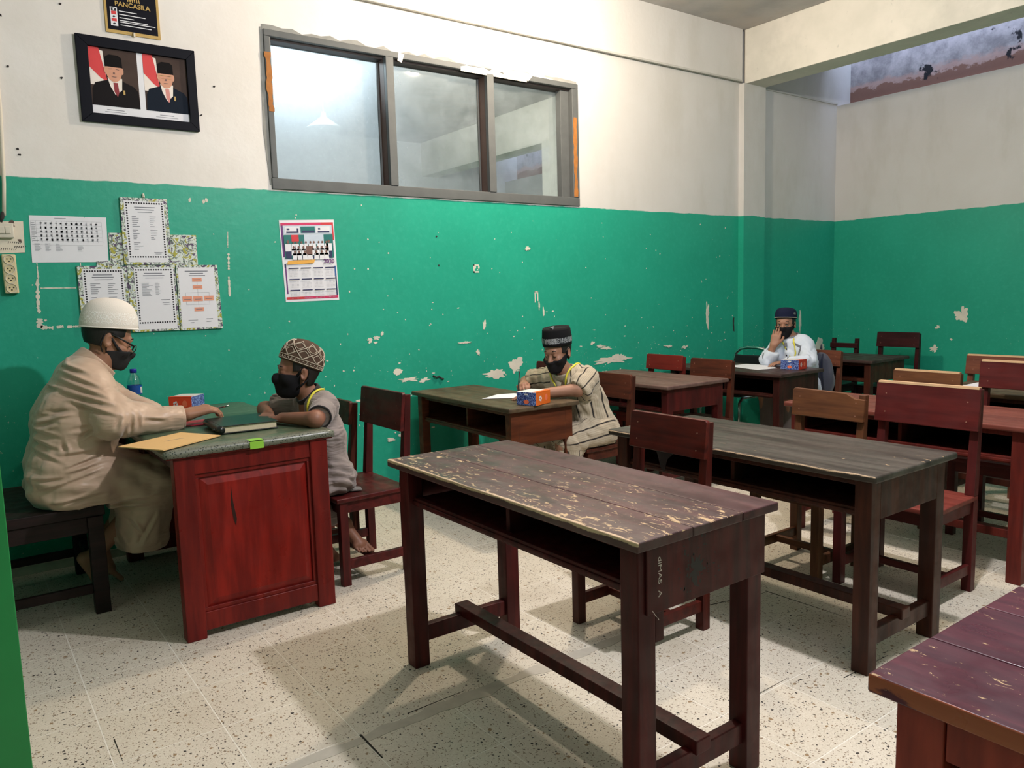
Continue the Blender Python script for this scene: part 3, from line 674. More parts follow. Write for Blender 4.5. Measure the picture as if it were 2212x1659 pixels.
# cloth over it
def tcloth():
    t = NT('green_vinyl_cloth'); o = t.obj(); x, y, z = t.sep(o)[:3]
    n = t.noise(t.mapv(o, (2, 9, 2)), 2.2, 6, 0.65)
    c = t.mix(n, lin(46,72,56), lin(88,100,76)); w = t.math('ABSOLUTE', t.math('SUBTRACT', t.noise(t.mapv(o, (1.2, 10, 1)), 3, 3), .5))
    c = t.mix(t.ramp(w, .012, .0, 0, .5), c, lin(150,165,140))
    front = t.ramp(y, -.40, -.60)
    c = t.mix(t.math('MULTIPLY', front, t.ramp(t.noise(o, 14, 6, .7), .42, .62)), c, lin(120,112,92))
    v = t.voro(t.mapv(o, (1, 1.0, 1)), 120)
    bd = t.math('MAXIMUM', t.ramp(y, -.585, -.60), t.ramp(z, .0015, -.002))
    pat = t.ramp(v.outputs['Distance'], .25, .42)
    c = t.mix(bd, c, t.mix(pat, lin(50,56,48), lin(112,114,100)))
    MATS['tcloth'] = t.pbr(c, .32, None, .4)
tcloth()
tc = MB(); r3 = random.Random(4)
nx, ny = 30, 48; X_, Y_ = .675, 1.285; dz = .027
for j in range(ny+1):
    for i in range(nx+1):
        u = -X_/2-dz + (X_+2*dz)*i/nx; v = -Y_/2-dz + (Y_+2*dz)*j/ny
        ox = max(0, abs(u)-X_/2); oy = max(0, abs(v)-Y_/2)
        xx = max(-X_/2-.004, min(X_/2+.004, u)); yy = max(-Y_/2-.004, min(Y_/2+.004, v))
        zz = -(max(ox, oy)) + (.0006*math.sin(17*u+5*v))
        if ox > 0 or oy > 0: zz += .001*math.sin(40*u+33*v)
        tc.v.append((xx, yy, zz+.002))
for j in range(ny):
    for i in range(nx): a = j*(nx+1)+i; tc.f.append((a, a+1, a+nx+2, a+nx+1)); tc.mi.append(0)
tco = tag(tc.build('tablecloth', 'tcloth', None, smooth=True, loc=(.96, 3.74, .768)), 'worn green vinyl cloth with pale border covering the teacher desk', 'tablecloth')
sm = tco.modifiers.new('thick', 'SOLIDIFY'); sm.thickness = .0015; sm.offset = 1
plain('tape_green', lin(150,205,70), .4)
box('tape', -.02, .035, -.6495, -.648, -.030, .0, 'tape_green', tco); box('tape', -.02, .035, -.648, -.60, .0036, .0042, 'tape_green', tco)

# bench of the teacher
wood('bench_wood', lin(52,34,32), lin(30,20,20), .01, axis='x', rough=.5)
be = thing('long_bench', 'long dark wooden bench the teacher sits on', 'bench', (-.25, 4.0, 0))
box('bench_seat', -.95, .73, -.32, .36, .43, .475, 'bench_wood', be, .004)
for x in (-.90, .69):
    for y in (-.30, .32): box('leg', x-.03, x+.03, y-.03, y+.03, 0, .43, 'bench_wood', be, .003)
for y in (-.30, .32):
    box('rail', -.87, .66, y-.012, y+.012, .36, .43, 'bench_wood', be, .003); box('stretcher', -.87, .66, y-.012, y+.012, .09, .13, 'bench_wood', be, .003)
for x in (-.90, .69): box('end_stretcher', x-.012, x+.012, -.27, .29, .15, .19, 'bench_wood', be, .003)

# pendant lamps (out of the picture, above the desks) and the one in the next room
def glow(name, col, s):
    t = NT(name); e = t.n('ShaderNodeEmission'); e.inputs[0].default_value = col; e.inputs[1].default_value = s
    t.t.links.new(e.outputs[0], t.out.inputs[0]); MATS[name] = t.m
glow('lit_bulb', (0.95, .97, 1, 1), 6)
plain('cable_grey', (0.25,0.25,0.25,1), .6); plain('socket_white', (0.75,0.74,0.70,1), .5)
def pendant(label, loc, lit=True, s=1.0):
    x, y, z = loc; t = thing('pendant_lamp', label, 'lamp', (x, y, z+.07), group='bare hanging bulbs')
    MB().tube([(0,0,.05),(0,0,ZC-z-.07)], .004, 6).build('cord', 'cable_grey', t)
    MB().lathe([(0,.06),(.02,.06),(.024,.0),(.02,-.005),(0,-.005)], 14).build('socket', 'socket_white', t, smooth=True)
    MB().lathe([(.0,-.062),(.012,-.060),(.026,-.046),(.030,-.032),(.024,-.015),(.014,-.004),(.0,-.004)], 16).build('bulb', 'lit_bulb' if lit else 'socket_white', t, smooth=True)
    return t
pendant('bare bulb on a cord above the scarred front desk', (LAMP_A[0], LAMP_A[1], LAMP_A[2]+.06))
pendant('bare bulb on a cord close to the window wall', (LAMP_B[0], LAMP_B[1], LAMP_B[2]+.08))
fp = pendant('unlit white lamp seen through the dusty left window pane', (2.55, 5.92, 2.66), False)
MB().lathe([(.03,.02),(.10,-.03),(.14,-.06),(.135,-.062),(.09,-.035),(.02,.0)], 24).build('shade', 'socket_white', fp, smooth=True)
# ------------------------------------------------------------------ things on the wall
plain('paper_white', lin(226,226,232), .75, nz=.02); plain('paper_ink', lin(122,124,134), .8); plain('ink_black', lin(38,36,42), .8); plain('glyph_grey', lin(168,170,178), .8); plain('paper_cream', lin(224,214,196), .8, nz=.05)
plain('red_flag', lin(214,60,62), .6); plain('white_flag', lin(236,226,218), .6); plain('photo_back', lin(84,68,62), .6, spec=.1, nz=.3, nscale=9); plain('suit_black', lin(24,20,22), .6, spec=.1, nz=.1)
plain('suit_navy', lin(18,28,42), .6, spec=.1, nz=.1); plain('face_print', lin(208,150,122), .6); plain('cap_print', lin(14,11,11), .6, spec=.1); plain('tie_red', lin(140,40,48), .6); plain('tie_pink', lin(212,140,132), .6)
plain('frame_black', lin(14,16,26), .6, spec=.12, nz=.1); plain('gold', lin(190,156,84), .5); plain('poster_navy', lin(18,18,28), .6, spec=.1)
def floral():
    t = NT('floral_paper'); o = t.obj(); n = t.noise(o, 26, 4, .6, 1.2); n2 = t.noise(t.mapv(o, loc=(3,1,2)), 22, 3, .6, 1.5); v = t.voro(o, 42)
    c = t.mix(t.ramp(n, .50, .52), lin(206,214,208), lin(92,106,94)); c = t.mix(t.ramp(n, .56, .58), c, lin(206,214,208))
    c = t.mix(t.ramp(n2, .56, .58), c, lin(164,160,60)); c = t.mix(t.ramp(n2, .41, .39), c, lin(84,66,96)); c = t.mix(t.ramp(v.outputs['Distance'], .16, .12), c, lin(60,80,66))
    MATS['floral'] = t.pbr(c, .5, None, .35)
floral()
def R(a, b, c, d): return [(a, c), (b, c), (b, d), (a, d)]
def sheet(name, label, cat, poly, mat, t=.002, d0=.001, group=None):
    """flat sheet hung on the left wall; corners given in metres along the wall and above the floor"""
    cu = sum(p[0] for p in poly)/len(poly); cv = min(p[1] for p in poly)
    o = MB().prism([(u-cu, v-cv) for u, v in poly], d0, d0+t, lambda u, v, d: (u, -d, v)).build(name, mat, None, loc=(cu, YW, cv))
    tag(o, label, cat, group); o['_c'] = 0; del o['_c']
    L = lambda u, v, d: (u-cu, -d, v-cv)
    return o, L, d0+t
def prints(par, L, d, items):
    for k, (nm, polys, mat) in enumerate(items):
        if len(polys) <= 6:
            for p in polys: MB().quad(p, d+.0004*(k+1), L).build(nm, mat, par, recalc=False)
            continue
        m = MB()
        for p in polys: m.quad(p, d+.0004*(k+1), L)
        stuff(m.build(nm, mat, par, recalc=False))
def dots(a, b, c, d, n, m, r):
    P = []
    def disc(u, v): return [(u+r*math.cos(q*math.pi/3), v+r*math.sin(q*math.pi/3)) for q in range(6)]
    for q in range(n+1): P += [disc(a+(b-a)*q/n, c), disc(a+(b-a)*q/n, d)]
    for q in range(1, m): P += [disc(a, c+(d-c)*q/m), disc(b, c+(d-c)*q/m)]
    return P
def lines(a, b, z0, z1, n, rd, w=.0022, lo=.4):
    out = []
    for q in range(n):
        z = z0+(z1-z0)*(q/(max(1, n-1))); e = a+(b-a)*rd.uniform(lo, 1); out.append(R(a, e, z, z+w))
    return out
rd = random.Random(21)
# notice boards wrapped in floral paper
sheet('wrapped_board', 'narrow floral strip of board showing left of the upper notice', 'board', [(.715,1.70),(.782,1.70),(.775,1.535),(.648,1.528),(.65,1.555),(.712,1.56)], 'floral', .004)
sheet('wrapped_board', 'bare floral wrapped board right of the upper notice', 'board', [(.99,1.53),(1.144,1.529),(1.145,1.697),(.99,1.696)], 'floral', .004)
bA, L, d = sheet('wrapped_board', 'upper floral board with a duty list, hung from a nail', 'board', [(.776,1.537),(1.011,1.537),(1.009,1.882),(.781,1.882)], 'floral', .012)
prints(bA, L, d, [('notice_sheet', [R(.797,.990,1.550,1.866)], 'paper_white'), ('dotted_border', dots(.808,.980,1.578,1.855,14,21,.0046), 'ink_black'),
  ('heading', [R(.845,.945,1.832,1.836), R(.85,.94,1.820,1.824), R(.86,.93,1.808,1.811)], 'paper_ink'),
  ('text_lines', lines(.83,.87,1.785,1.735,6,rd)+lines(.915,.95,1.785,1.735,6,rd)+lines(.83,.865,1.715,1.67,6,rd)+lines(.915,.95,1.715,1.67,6,rd)+lines(.83,.875,1.65,1.615,5,rd)+[R(.925,.965,1.60,1.602),R(.93,.96,1.592,1.594)], 'paper_ink')])
MB().tube([(.895-.894,-.012,1.885-1.537),(.895-.894,-.004,1.905-1.537)], .006, 6).build('nail', 'paper_cream', bA)
bB, L, d = sheet('wrapped_board', 'lower left floral board partly behind the white cap', 'board', R(.557,.785,1.205,1.532), 'floral', .012)
prints(bB, L, d, [('notice_sheet', [R(.577,.768,1.215,1.516)], 'paper_white'), ('dotted_border', dots(.588,.757,1.235,1.505,14,21,.0046), 'ink_black'),
  ('heading', [R(.625,.715,1.484,1.488), R(.62,.72,1.472,1.476), R(.63,.715,1.460,1.463)], 'paper_ink'),
  ('text_lines', lines(.61,.66,1.44,1.39,6,rd)+lines(.69,.74,1.44,1.39,6,rd)+lines(.61,.655,1.37,1.325,5,rd)+lines(.69,.74,1.37,1.325,5,rd)+lines(.61,.655,1.305,1.26,5,rd), 'paper_ink')])
bC, L, d = sheet('wrapped_board', 'lower middle floral board with a ruled list right of the white cap', 'board', R(.787,1.022,1.186,1.534), 'floral', .012)
prints(bC, L, d, [('notice_sheet', [R(.818,1.012,1.196,1.522)], 'paper_white'), ('dotted_border', dots(.828,1.000,1.232,1.510,14,21,.0046), 'ink_black'),
  ('heading', [R(.865,.955,1.490,1.494), R(.86,.965,1.478,1.482), R(.87,.96,1.466,1.469)], 'paper_ink'),
  ('text_lines', lines(.85,.905,1.44,1.375,12,rd,.0018)+lines(.915,.945,1.44,1.38,11,rd,.0015)+[R(.94,.985,1.35,1.353),R(.945,.98,1.335,1.337),R(.95,.985,1.326,1.328)], 'paper_ink')])
bD, L, d = sheet('wrapped_board', 'lower right floral board with an orange organisation chart', 'board', [(1.027,1.184),(1.251,1.184),(1.243,1.535),(1.027,1.535)], 'floral', .012)
plain('chart_salmon', lin(232,158,130), .7)
cb = [R(1.105,1.155,1.444,1.466), R(1.106,1.156,1.404,1.426), R(1.048,1.098,1.338,1.366), R(1.104,1.154,1.338,1.366), R(1.160,1.212,1.340,1.367), R(1.106,1.156,1.284,1.305)]
ln = [R(1.1295,1.1305,1.426,1.444), R(1.1295,1.1305,1.366,1.404), R(1.066,1.190,1.385,1.386), R(1.066,1.067,1.366,1.386), R(1.189,1.190,1.366,1.386), R(1.066,1.190,1.320,1.321), R(1.066,1.067,1.32,1.338), R(1.189,1.190,1.32,1.338), R(1.1295,1.1305,1.305,1.338)]
prints(bD, L, d, [('notice_sheet', [R(1.036,1.226,1.194,1.522)], 'paper_white'), ('chart_links', ln, 'paper_ink'), ('chart_box', cb, 'chart_salmon'),
  ('heading', [R(1.07,1.19,1.500,1.504), R(1.095,1.165,1.488,1.492), R(1.09,1.175,1.477,1.480)], 'paper_ink'),
  ('text_lines', [R(p[0][0]+.008, p[1][0]-.008, p[0][1]+.010, p[0][1]+.013) for p in cb]+[R(1.07,1.12,1.235,1.237),R(1.08,1.1,1.222,1.224),R(1.165,1.20,1.24,1.242),R(1.165,1.19,1.225,1.228)], 'paper_ink')])
tt, L, d = sheet('timetable', 'white landscape timetable sheet left of the floral boards', 'paper', [(.368,1.549),(.705,1.552),(.711,1.777),(.615,1.776),(.613,1.771),(.611,1.777),(.373,1.777)], 'paper_white', .0008)
gl = []
for j in range(5):
    for i in range(12):
        u, v = .418+.0222*i, 1.738-.0195*j
        for q in range(4): gl.append(R(u+rd.uniform(-.006,0), u+rd.uniform(.001,.007), v+rd.uniform(-.006,.004), v+rd.uniform(.005,.007)) if rd.random() < .55 else R(u-.001+rd.uniform(-.004,.004), u+.001, v-.006, v+.006))
prints(tt, L, d, [('grid', [R(.376,.685,1.752-.0195*j,1.7526-.0195*j) for j in range(7)]+[R(.376+.0*i+.0222*i,.3766+.0222*i,1.648,1.752) for i in range(15)], 'paper_ink'), ('symbols', gl, 'glyph_grey'),
  ('text_lines', [R(.48,.53,1.765,1.767)]+lines(.378,.405,1.742,1.655,11,rd,.0015)+lines(.385,.415,1.64,1.605,8,rd,.0015)+lines(.43,.46,1.64,1.605,8,rd,.0015)+lines(.475,.505,1.64,1.605,8,rd,.0015)+lines(.57,.60,1.63,1.605,5,rd,.0015), 'paper_ink')])
# calendar
plain('cal_magenta', lin(206,44,96), .5); plain('cal_purple', lin(104,48,120), .5); plain('cal_blue', lin(60,100,160), .5); plain('cal_orange', lin(232,172,74), .5); plain('cal_bluewhite', lin(196,208,222), .5)
plain('cal_navy', lin(38,42,86), .5); plain('cal_teal', lin(24,110,106), .5); plain('cal_skin', lin(120,86,76), .5); plain('cal_red', lin(206,52,60), .5); plain('cal_grey', lin(178,178,190), .6)
ca, L, d = sheet('wall_calendar', 'year calendar with class photograph pinned under the window', 'calendar', [(1.625,1.318),(1.960,1.322),(1.952,1.806),(1.613,1.792)], 'paper_white', .0008)
def C(u, v): # unit square on the calendar sheet
    a = 1.625+(1.613-1.625)*v; b = 1.960+(1.952-1.960)*v; lo = 1.318+.004*u; hi = 1.792+.014*u
    return (a+(b-a)*u, lo+(hi-lo)*v)
def CQ(a, b, c, d_): return [C(a, c), C(b, c), C(b, d_), C(a, d_)]
ppl = []; shr = []; trs = []; hds = []
for row, (n, v0, sc) in enumerate(((9, .70, .9), (8, .64, 1.0), (7, .585, 1.05))):
    for q in range(n):
        u = .17+.70*(q+.5+rd.uniform(-.15,.15))/n
        shr.append([C(u-.045*sc, v0-.07), C(u+.045*sc, v0-.07), C(u+.036*sc, v0+.01), C(u-.036*sc, v0+.01)])
        hds.append([C(u+.020*sc*math.cos(t*math.pi/3), v0+.027+.018*sc*math.sin(t*math.pi/3)) for t in range(6)])
for u in (.12, .87):
    shr.append(CQ(u-.055, u+.055, .62, .71)); trs.append(CQ(u-.05, u+.05, .535, .62)); hds.append([C(u+.024*math.cos(t*math.pi/3), .735+.022*math.sin(t*math.pi/3)) for t in range(6)])
months = []; nums = []
for j in range(3):
    for i in range(4):
        u, v = .09+.225*i, .405-.135*j
        months.append(CQ(u, u+.185, v, v+.013))
        for r_ in range(5):
            for c_ in range(7): nums.append(CQ(u+.012+.024*c_, u+.021+.024*c_, v-.026-.017*r_, v-.019-.017*r_))
prints(ca, L, d, [('edge_bars', [CQ(.02,.055,.55,.95), CQ(.035,.06,.10,.42)], 'cal_purple'), ('edge_bars', [CQ(.955,.98,.04,.30), CQ(.03,.06,.42,.47)], 'cal_navy'),
  ('edge_bars', [CQ(.95,.98,.30,.43)], 'cal_blue'), ('top_band', [CQ(.02,.98,.935,.968), CQ(.06,.98,.03,.06)], 'cal_magenta'), ('top_band', [CQ(.75,.98,.935,.968), CQ(.945,.98,.75,.935), CQ(.02,.35,.03,.06)], 'cal_red'),
  ('picture_mount', [CQ(.06,.95,.83,.935)], 'cal_bluewhite'), ('small_photo', [CQ(.09,.35,.84,.92), CQ(.65,.91,.84,.92)], 'paper_white'), ('small_photo', [CQ(.37,.63,.84,.92)], 'cal_teal'),
  ('photo_figures', [CQ(.11,.33,.842,.862), CQ(.39,.62,.842,.872), CQ(.68,.90,.842,.862), CQ(.12,.17,.88,.90), CQ(.30,.33,.86,.90), CQ(.69,.73,.88,.90)], 'cal_navy'),
  ('class_photo', [CQ(.055,.955,.53,.82)], 'cal_teal'), ('photo_banner', [CQ(.42,.78,.70,.82)], 'cal_bluewhite'), ('photo_banner', [CQ(.19,.32,.74,.82)], 'cal_red'),
  ('photo_trousers', trs+[CQ(.20,.80,.53,.56)], 'cal_navy'), ('photo_shirts', shr, 'paper_white'), ('photo_shirts', [CQ(.44,.55,.58,.68)], 'cal_skin'), ('photo_faces', hds, 'cal_skin'),
  ('title_bar', [[C(.07,.46), C(.56,.468), C(.59,.512), C(.10,.508)]], 'cal_orange'), ('month_bars', months, 'cal_navy'), ('day_numbers', nums, 'cal_grey')])
cx_, cz_ = C(.85, .488); oc = ca.location
text_mesh('year', '2020', .034, Matrix.Translation((cx_-oc.x, -(d+.0075), cz_-oc.z)) @ Matrix.Rotation(math.pi/2, 4, 'X'), 'cal_purple', ca, .0002, True)
# framed double portrait
pf = thing('portrait_frame', 'black framed pair of official portraits with red and white flags', 'picture', (.92, YW, 2.248))
fz = lambda u, v, d: (u-.92, -d, v-2.248)
fx0, fx1, fz0, fz1 = .641, 1.203, 2.248, 2.667
for (nm, P) in (('frame_side', [(fx0,fz0),(fx0+.052,fz0+.045),(fx0+.052,fz1-.05),(fx0,fz1)]), ('frame_side', [(fx1,fz0),(fx1,fz1),(fx1-.045,fz1-.05),(fx1-.045,fz0+.045)]),
                ('frame_rail', [(fx0,fz0),(fx1,fz0),(fx1-.045,fz0+.045),(fx0+.052,fz0+.045)]), ('frame_rail', [(fx0,fz1),(fx0+.052,fz1-.05),(fx1-.045,fz1-.05),(fx1,fz1)])):
    MB().prism(P, .002, .022, fz).build(nm, 'frame_black', pf, .002)
MB().prism(R(fx0+.045,fx1-.04,fz0+.04,fz1-.045), .002, .006, fz).build('backing', 'paper_white', pf)
def portrait(x0, x1, z0, z1, suit, tie, spect):
    w, h = x1-x0, z1-z0; U = lambda u, v: (x0+u*w, z0+v*h)
    q = lambda pts: [U(*p) for p in pts]
    circ = lambda cu, cv, ru, rv, n=20: [U(cu+ru*math.cos(2*math.pi*k/n), cv+rv*math.sin(2*math.pi*k/n)) for k in range(n)]
    it = [('photo_ground', [q([(0,0),(1,0),(1,1),(0,1)])], 'photo_back'), ('flag_white', [q([(0,.35),(.30,.35),(.34,.5),(.30,.95),(0,1)])], 'white_flag'), ('flag_red', [q([(0,1),(.22,1),(.36,.42),(.22,.48),(0,.66)])], 'red_flag'),
      ('suit', [q([(.02,0),(1,0),(.98,.30),(.90,.38),(.66,.46),(.36,.46),(.10,.39),(.04,.28)])], suit), ('shirt_front', [q([(.50,.20),(.64,.30),(.66,.50),(.36,.50),(.40,.36)])], 'white_flag'),
      ('necktie', [q([(.47,.42),(.56,.42),(.58,.26),(.54,.17),(.48,.26)])], tie), ('face', [circ(.50,.62,.165,.19)], 'face_print'), ('ears', [circ(.33,.63,.03,.06,10), circ(.67,.63,.03,.06,10)], 'face_print'),
      ('felt_cap', [q([(.32,.69),(.68,.69),(.67,.86),(.60,.90),(.42,.90),(.33,.85)])], 'cap_print'), ('features', [q([(.39,.655),(.46,.662),(.46,.650),(.39,.645)]), q([(.54,.662),(.61,.655),(.61,.645),(.54,.650)]), q([(.44,.525),(.56,.525),(.53,.512),(.47,.512)]), q([(.485,.60),(.515,.60),(.52,.565),(.48,.565)])], 'cal_skin'),
      ('medal', [q([(.66,.30),(.70,.30),(.70,.22),(.66,.22)])], 'gold')]
    if spect: it.append(('spectacles', [q([(.37,.66),(.63,.66),(.63,.652),(.37,.652)]), q([(.38,.61),(.48,.61),(.48,.605),(.38,.605)]), q([(.52,.61),(.62,.61),(.62,.605),(.52,.605)])], 'gold'))
    prints(pf, fz, .006, it)
portrait(.693, .917, 2.335, 2.617, 'suit_black', 'tie_red', False)
portrait(.945, 1.158, 2.335, 2.617, 'suit_navy', 'tie_pink', True)
prints(pf, fz, .006, [('caption', [R(.76,.84,2.316,2.319), R(.75,.85,2.306,2.308), R(1.01,1.08,2.316,2.319), R(.99,1.10,2.306,2.308)], 'paper_ink')])
# motto poster above it
po, L, d = sheet('motto_poster', 'dark poster with gold border and gold heading cut by the top edge', 'poster', R(.786,1.043,2.70,3.08), 'gold', .006)
prints(po, L, d, [('poster_ground', [R(.797,1.031,2.716,3.068)], 'poster_navy'), ('symbol_column', [R(.811,.844,2.735,2.826)], 'paper_white'),
  ('symbol', [R(.816,.839,2.807,2.822)], 'ink_black'), ('symbol', [R(.816,.839,2.790,2.806), R(.816,.839,2.757,2.771)], 'red_flag'), ('symbol', [blob(.827,2.780,.006,.005,8,.2,1), blob(.827,2.745,.007,.004,8,.2,2)], 'ink_black'), ('symbol', [[(.827+(.006 if k % 2 == 0 else .0025)*math.sin(k*math.pi/5), 2.8145+(.006 if k % 2 == 0 else .0025)*math.cos(k*math.pi/5)) for k in range(10)]], 'paper_white'),
  ('motto_lines', [R(.852,.935,2.808,2.812), R(.852,.975,2.792,2.796), R(.852,.92,2.776,2.780), R(.852,.985,2.763,2.767), R(.852,1.02,2.755,2.759), R(.855,1.0,2.741,2.745)], 'paper_white'),
  ('emblem_feathers', [[(.895+.011*k,2.862),(.899+.011*k,2.862),(.903+.0095*k,2.882),(.893+.0105*k,2.882)] for k in range(6)], 'gold'),
  ('emblem_body', [blob(.918,2.955,.05,.06,20,.12,2)], 'gold'), ('emblem_wings', [[(.83,3.02),(.86,2.93),(.885,2.92),(.88,3.04)], [(1.005,3.02),(.975,2.93),(.95,2.92),(.955,3.04)]], 'gold'),
  ('emblem_ribbon', [[(.86+.0117*k, 2.905-.024*math.sin(math.pi*k/10)) for k in range(11)] + [(.977-.0117*k, 2.917-.024*math.sin(math.pi*(10-k)/10)) for k in range(11)]], 'paper_white'),
  ('emblem_shield', [[(.90,2.985),(.936,2.985),(.936,2.945),(.918,2.925),(.90,2.945)]], 'red_flag')])
cc = po.location
text_mesh('heading', 'PANCASILA', .032, Matrix.Translation((.917-cc.x, -(d+.006), 2.843-cc.z)) @ Matrix.Rotation(math.pi/2, 4, 'X'), 'gold', po, .0003, True)
MB().box(-.004, .004, -d-.012, -d, -.008, .012).build('clip', 'paper_cream', po)
# switch, cable cover, note behind it, socket strip
nt, L, d = sheet('cardboard_note', 'stained cream note with handwriting behind the light switch', 'paper', [(.20,1.59),(.342,1.598),(.347,1.747),(.20,1.742)], 'paper_cream', .002)
wr = []
for (u, v, n) in ((.255,1.672,3),(.30,1.69,1),(.275,1.642,7),(.30,1.622,6),(.235,1.61,9),(.215,1.645,3)):
    for q in range(n): a = u+.0085*q; wr.append([(a,v+rd.uniform(-.004,.002)),(a+.002,v+rd.uniform(-.005,0)),(a+.006,v+.006+rd.uniform(-.003,.003)),(a+.004,v+.008)])
prints(nt, L, d, [('stain', [blob(.30,1.735,.014,.012,14,.5,4), blob(.325,1.655,.01,.006,10,.4,5)], 'jamb_brown'), ('handwriting', wr, 'ink_black')])
plain('switch_cream', lin(214,206,190), .4); plain('socket_cream', lin(216,200,158), .45)
sw = thing('light_switch', 'cream double light switch on the note at the left edge', 'switch', (.27, YW-.003, 1.70))
box('switch_box', -.04, .034, -.028, 0, -.036, .036, 'switch_cream', sw, .006, 3)
for k in (-1, 1): box('rocker', -.003+k*.012-.011, -.003+k*.012+.011, -.034, -.027, -.016, .018, 'switch_cream', sw, .002)
cd_ = tag(MB().tube([(.300,YW-.012,2.9),(.300,YW-.012,2.27),(.284,YW-.012,1.92),(.271,YW-.012,1.772)], .0085, 10).build('conduit', 'paper_cream', None, smooth=True), 'cream cable conduit running down the wall to the switch', 'conduit')
MB().tube([(.268,YW-.012,1.785),(.262,YW-.02,1.76),(.252,YW-.018,1.74)], .009, 8).build('black_tape', 'soot', cd_, smooth=True)
ss = thing('socket_strip', 'cream four way socket strip below the switch', 'socket', (.271, YW, 1.40), 0)
box('strip_body', -.029, .029, -.032, 0, 0, .187, 'socket_cream', ss, .006, 3)
for k in range(4):
    z = .025+.0455*k; M_ = Matrix.Translation((0, -.032, z)) @ Matrix.Rotation(math.pi/2, 4, 'X')
    so = MB().lathe([(.0225,.0),(.0225,.004),(.020,.004),(.0185,-.002),(.0,-.002)], 24, M_).build('socket_face', 'switch_cream', ss, smooth=False)
    MB().lathe([(.0185,-.0015),(.0,-.0012)], 20, M_).build('socket_well', 'jamb_brown', so)
    h_ = MB()
    for (a, b) in ((-.008,.003),(.008,.003),(0,-.008)): h_.lathe([(.0035,.0005),(0,.0008)], 10, Matrix.Translation((a, -.0322, z+b)) @ Matrix.Rotation(math.pi/2, 4, 'X'))
    h_.build('pin_holes', 'soot', so)

# ------------------------------------------------------------------ small things on the desks
def batik(name, a, b, c):
    t = NT(name); o = t.obj(); w = t.noise(o, 45, 3, .5, 3.0); v = t.noise(t.mapv(o, loc=(1,2,3)), 60, 3, .5, 2.5)
    k = t.mix(t.ramp(t.math('ABSOLUTE', t.math('SUBTRACT', w, .5)), .05, .025), a, c); k = t.mix(t.ramp(v, .60, .63), k, b)
    MATS[name] = t.pbr(k, .4, None, .4)
batik('batik_blue', lin(24,40,120), lin(16,22,60), lin(150,175,225)); plain('box_orange', lin(226,106,32), .45); plain('box_red', lin(206,54,38), .45); plain('box_white', lin(228,222,220), .5)
plain('box_scarlet', lin(232,78,44), .45); plain('box_coral', lin(240,120,84), .5)
def snack_box(label, loc, rz, lx, ly, h, end):
    """blue patterned long sides, plain coloured ends (local -y end faces along the wall of the desk)"""
    t = thing('snack_box', label, 'box', loc, rz, 'printed snack boxes')
    m = MB(); m.box(-lx/2, lx/2, -ly/2, ly/2, 0, h); m.mi = [2, 2, 1, 0, 1, 0]
    m.build('carton', ['batik_blue', end, 'box_white'], t, .0015, recalc=False)
    box('lid_flap', -lx/2+.002, lx/2-.002, -ly/2-.0012, -ly/2+.03, h-.0005, h+.0012, end, t)
    fs = lambda u, v, d: (-lx/2-d, u, v)
    fe = lambda u, v, d: (u, -ly/2-d, v)
    em = MB()
    for k in range(5): em.quad(blob(-lx*.2+.009*math.cos(k*1.257), h*.5+.011*math.sin(k*1.257), .006, .006, 8, .2, k), .0008, fe)
    em.build('flower_mark', 'box_white', t)
    MB().quad([(lx*.2+.014*math.cos(k*.524), h*.52+.018*math.sin(k*.524)) for k in range(12)], .0008, fe).build('round_seal', 'box_coral', t)
    MB().quad(blob(.0, h*.27, .017, .012, 14, .15, 3), .0008, fs).build('logo_patch', 'box_coral', t)
    MB().quad(R(-.012,.012,h*.78,h*.9), .0008, fs).build('logo_bar', 'box_white', t)
    return t
snack_box('snack box with orange end in front of the writing boy', (2.58, 3.345, .722), math.radians(19), .145, .128, .072, 'box_orange')
snack_box('snack box with red end on the desk of the boy in white', (5.15, 3.44, .702), math.radians(6), .125, .145, .072, 'box_red')
tb = snack_box('snack box with wide orange side beside the water bottle', (.985, 4.265, .773), math.radians(-42), .125, .135, .075, 'box_scarlet')
bt = thing('water_bottle', 'clear plastic water bottle with blue cap and label behind the teacher', 'bottle', (.748, 4.31, .772))
MB().lathe([(.0,.002),(.028,.0),(.033,.008),(.033,.05),(.031,.055),(.033,.06),(.033,.10),(.0335,.102),(.0335,.150),(.033,.152),(.032,.165),(.024,.195),(.014,.207),(.0135,.215)], 28).build('bottle_body', 'clear_plastic', bt, smooth=True)
plain('label_blue', lin(22,84,170), .4, nz=.3, nscale=22); plain('cap_blue', lin(34,44,150), .4)
MB().lathe([(.0342,.103),(.0342,.149)], 28).build('label', 'label_blue', bt, smooth=True)
MB().box(.022,.03,-.0265,-.0255,.108,.14).build('label_print', 'box_white', bt)
MB().lathe([(.0,.232),(.0155,.232),(.0165,.228),(.0165,.212),(.0,.212)], 24).build('cap', 'cap_blue', bt, smooth=True)
plain('manila', lin(222,180,120), .7, nz=.04)
ev = tag(MB().prism([(-.195,.02),(-.075,-.195),(.185,-.02),(.075,.375-.19)], 0, .004, fl).build('envelope', 'manila', None, loc=(.695, 3.305, .775)), 'tan paper envelope sticking out over the desk edge', 'envelope')
MB().quad([(-.03,.0),(.05,.02),(.05,.024),(-.03,.004)], .0044, fl).build('faint_print', 'paper_ink', ev)
plain('book_cover', (0.012,0.016,0.014,1), .3); plain('page_edge', lin(224,208,176), .8, nz=.1, nscale=80)
bk = thing('notebook', 'thick black covered notebook lying near the boy', 'book', (1.025, 3.46, .774), math.radians(-3))
box('page_block', -.11, .112, -.135, .135, .004, .030, 'page_edge', bk, .001)
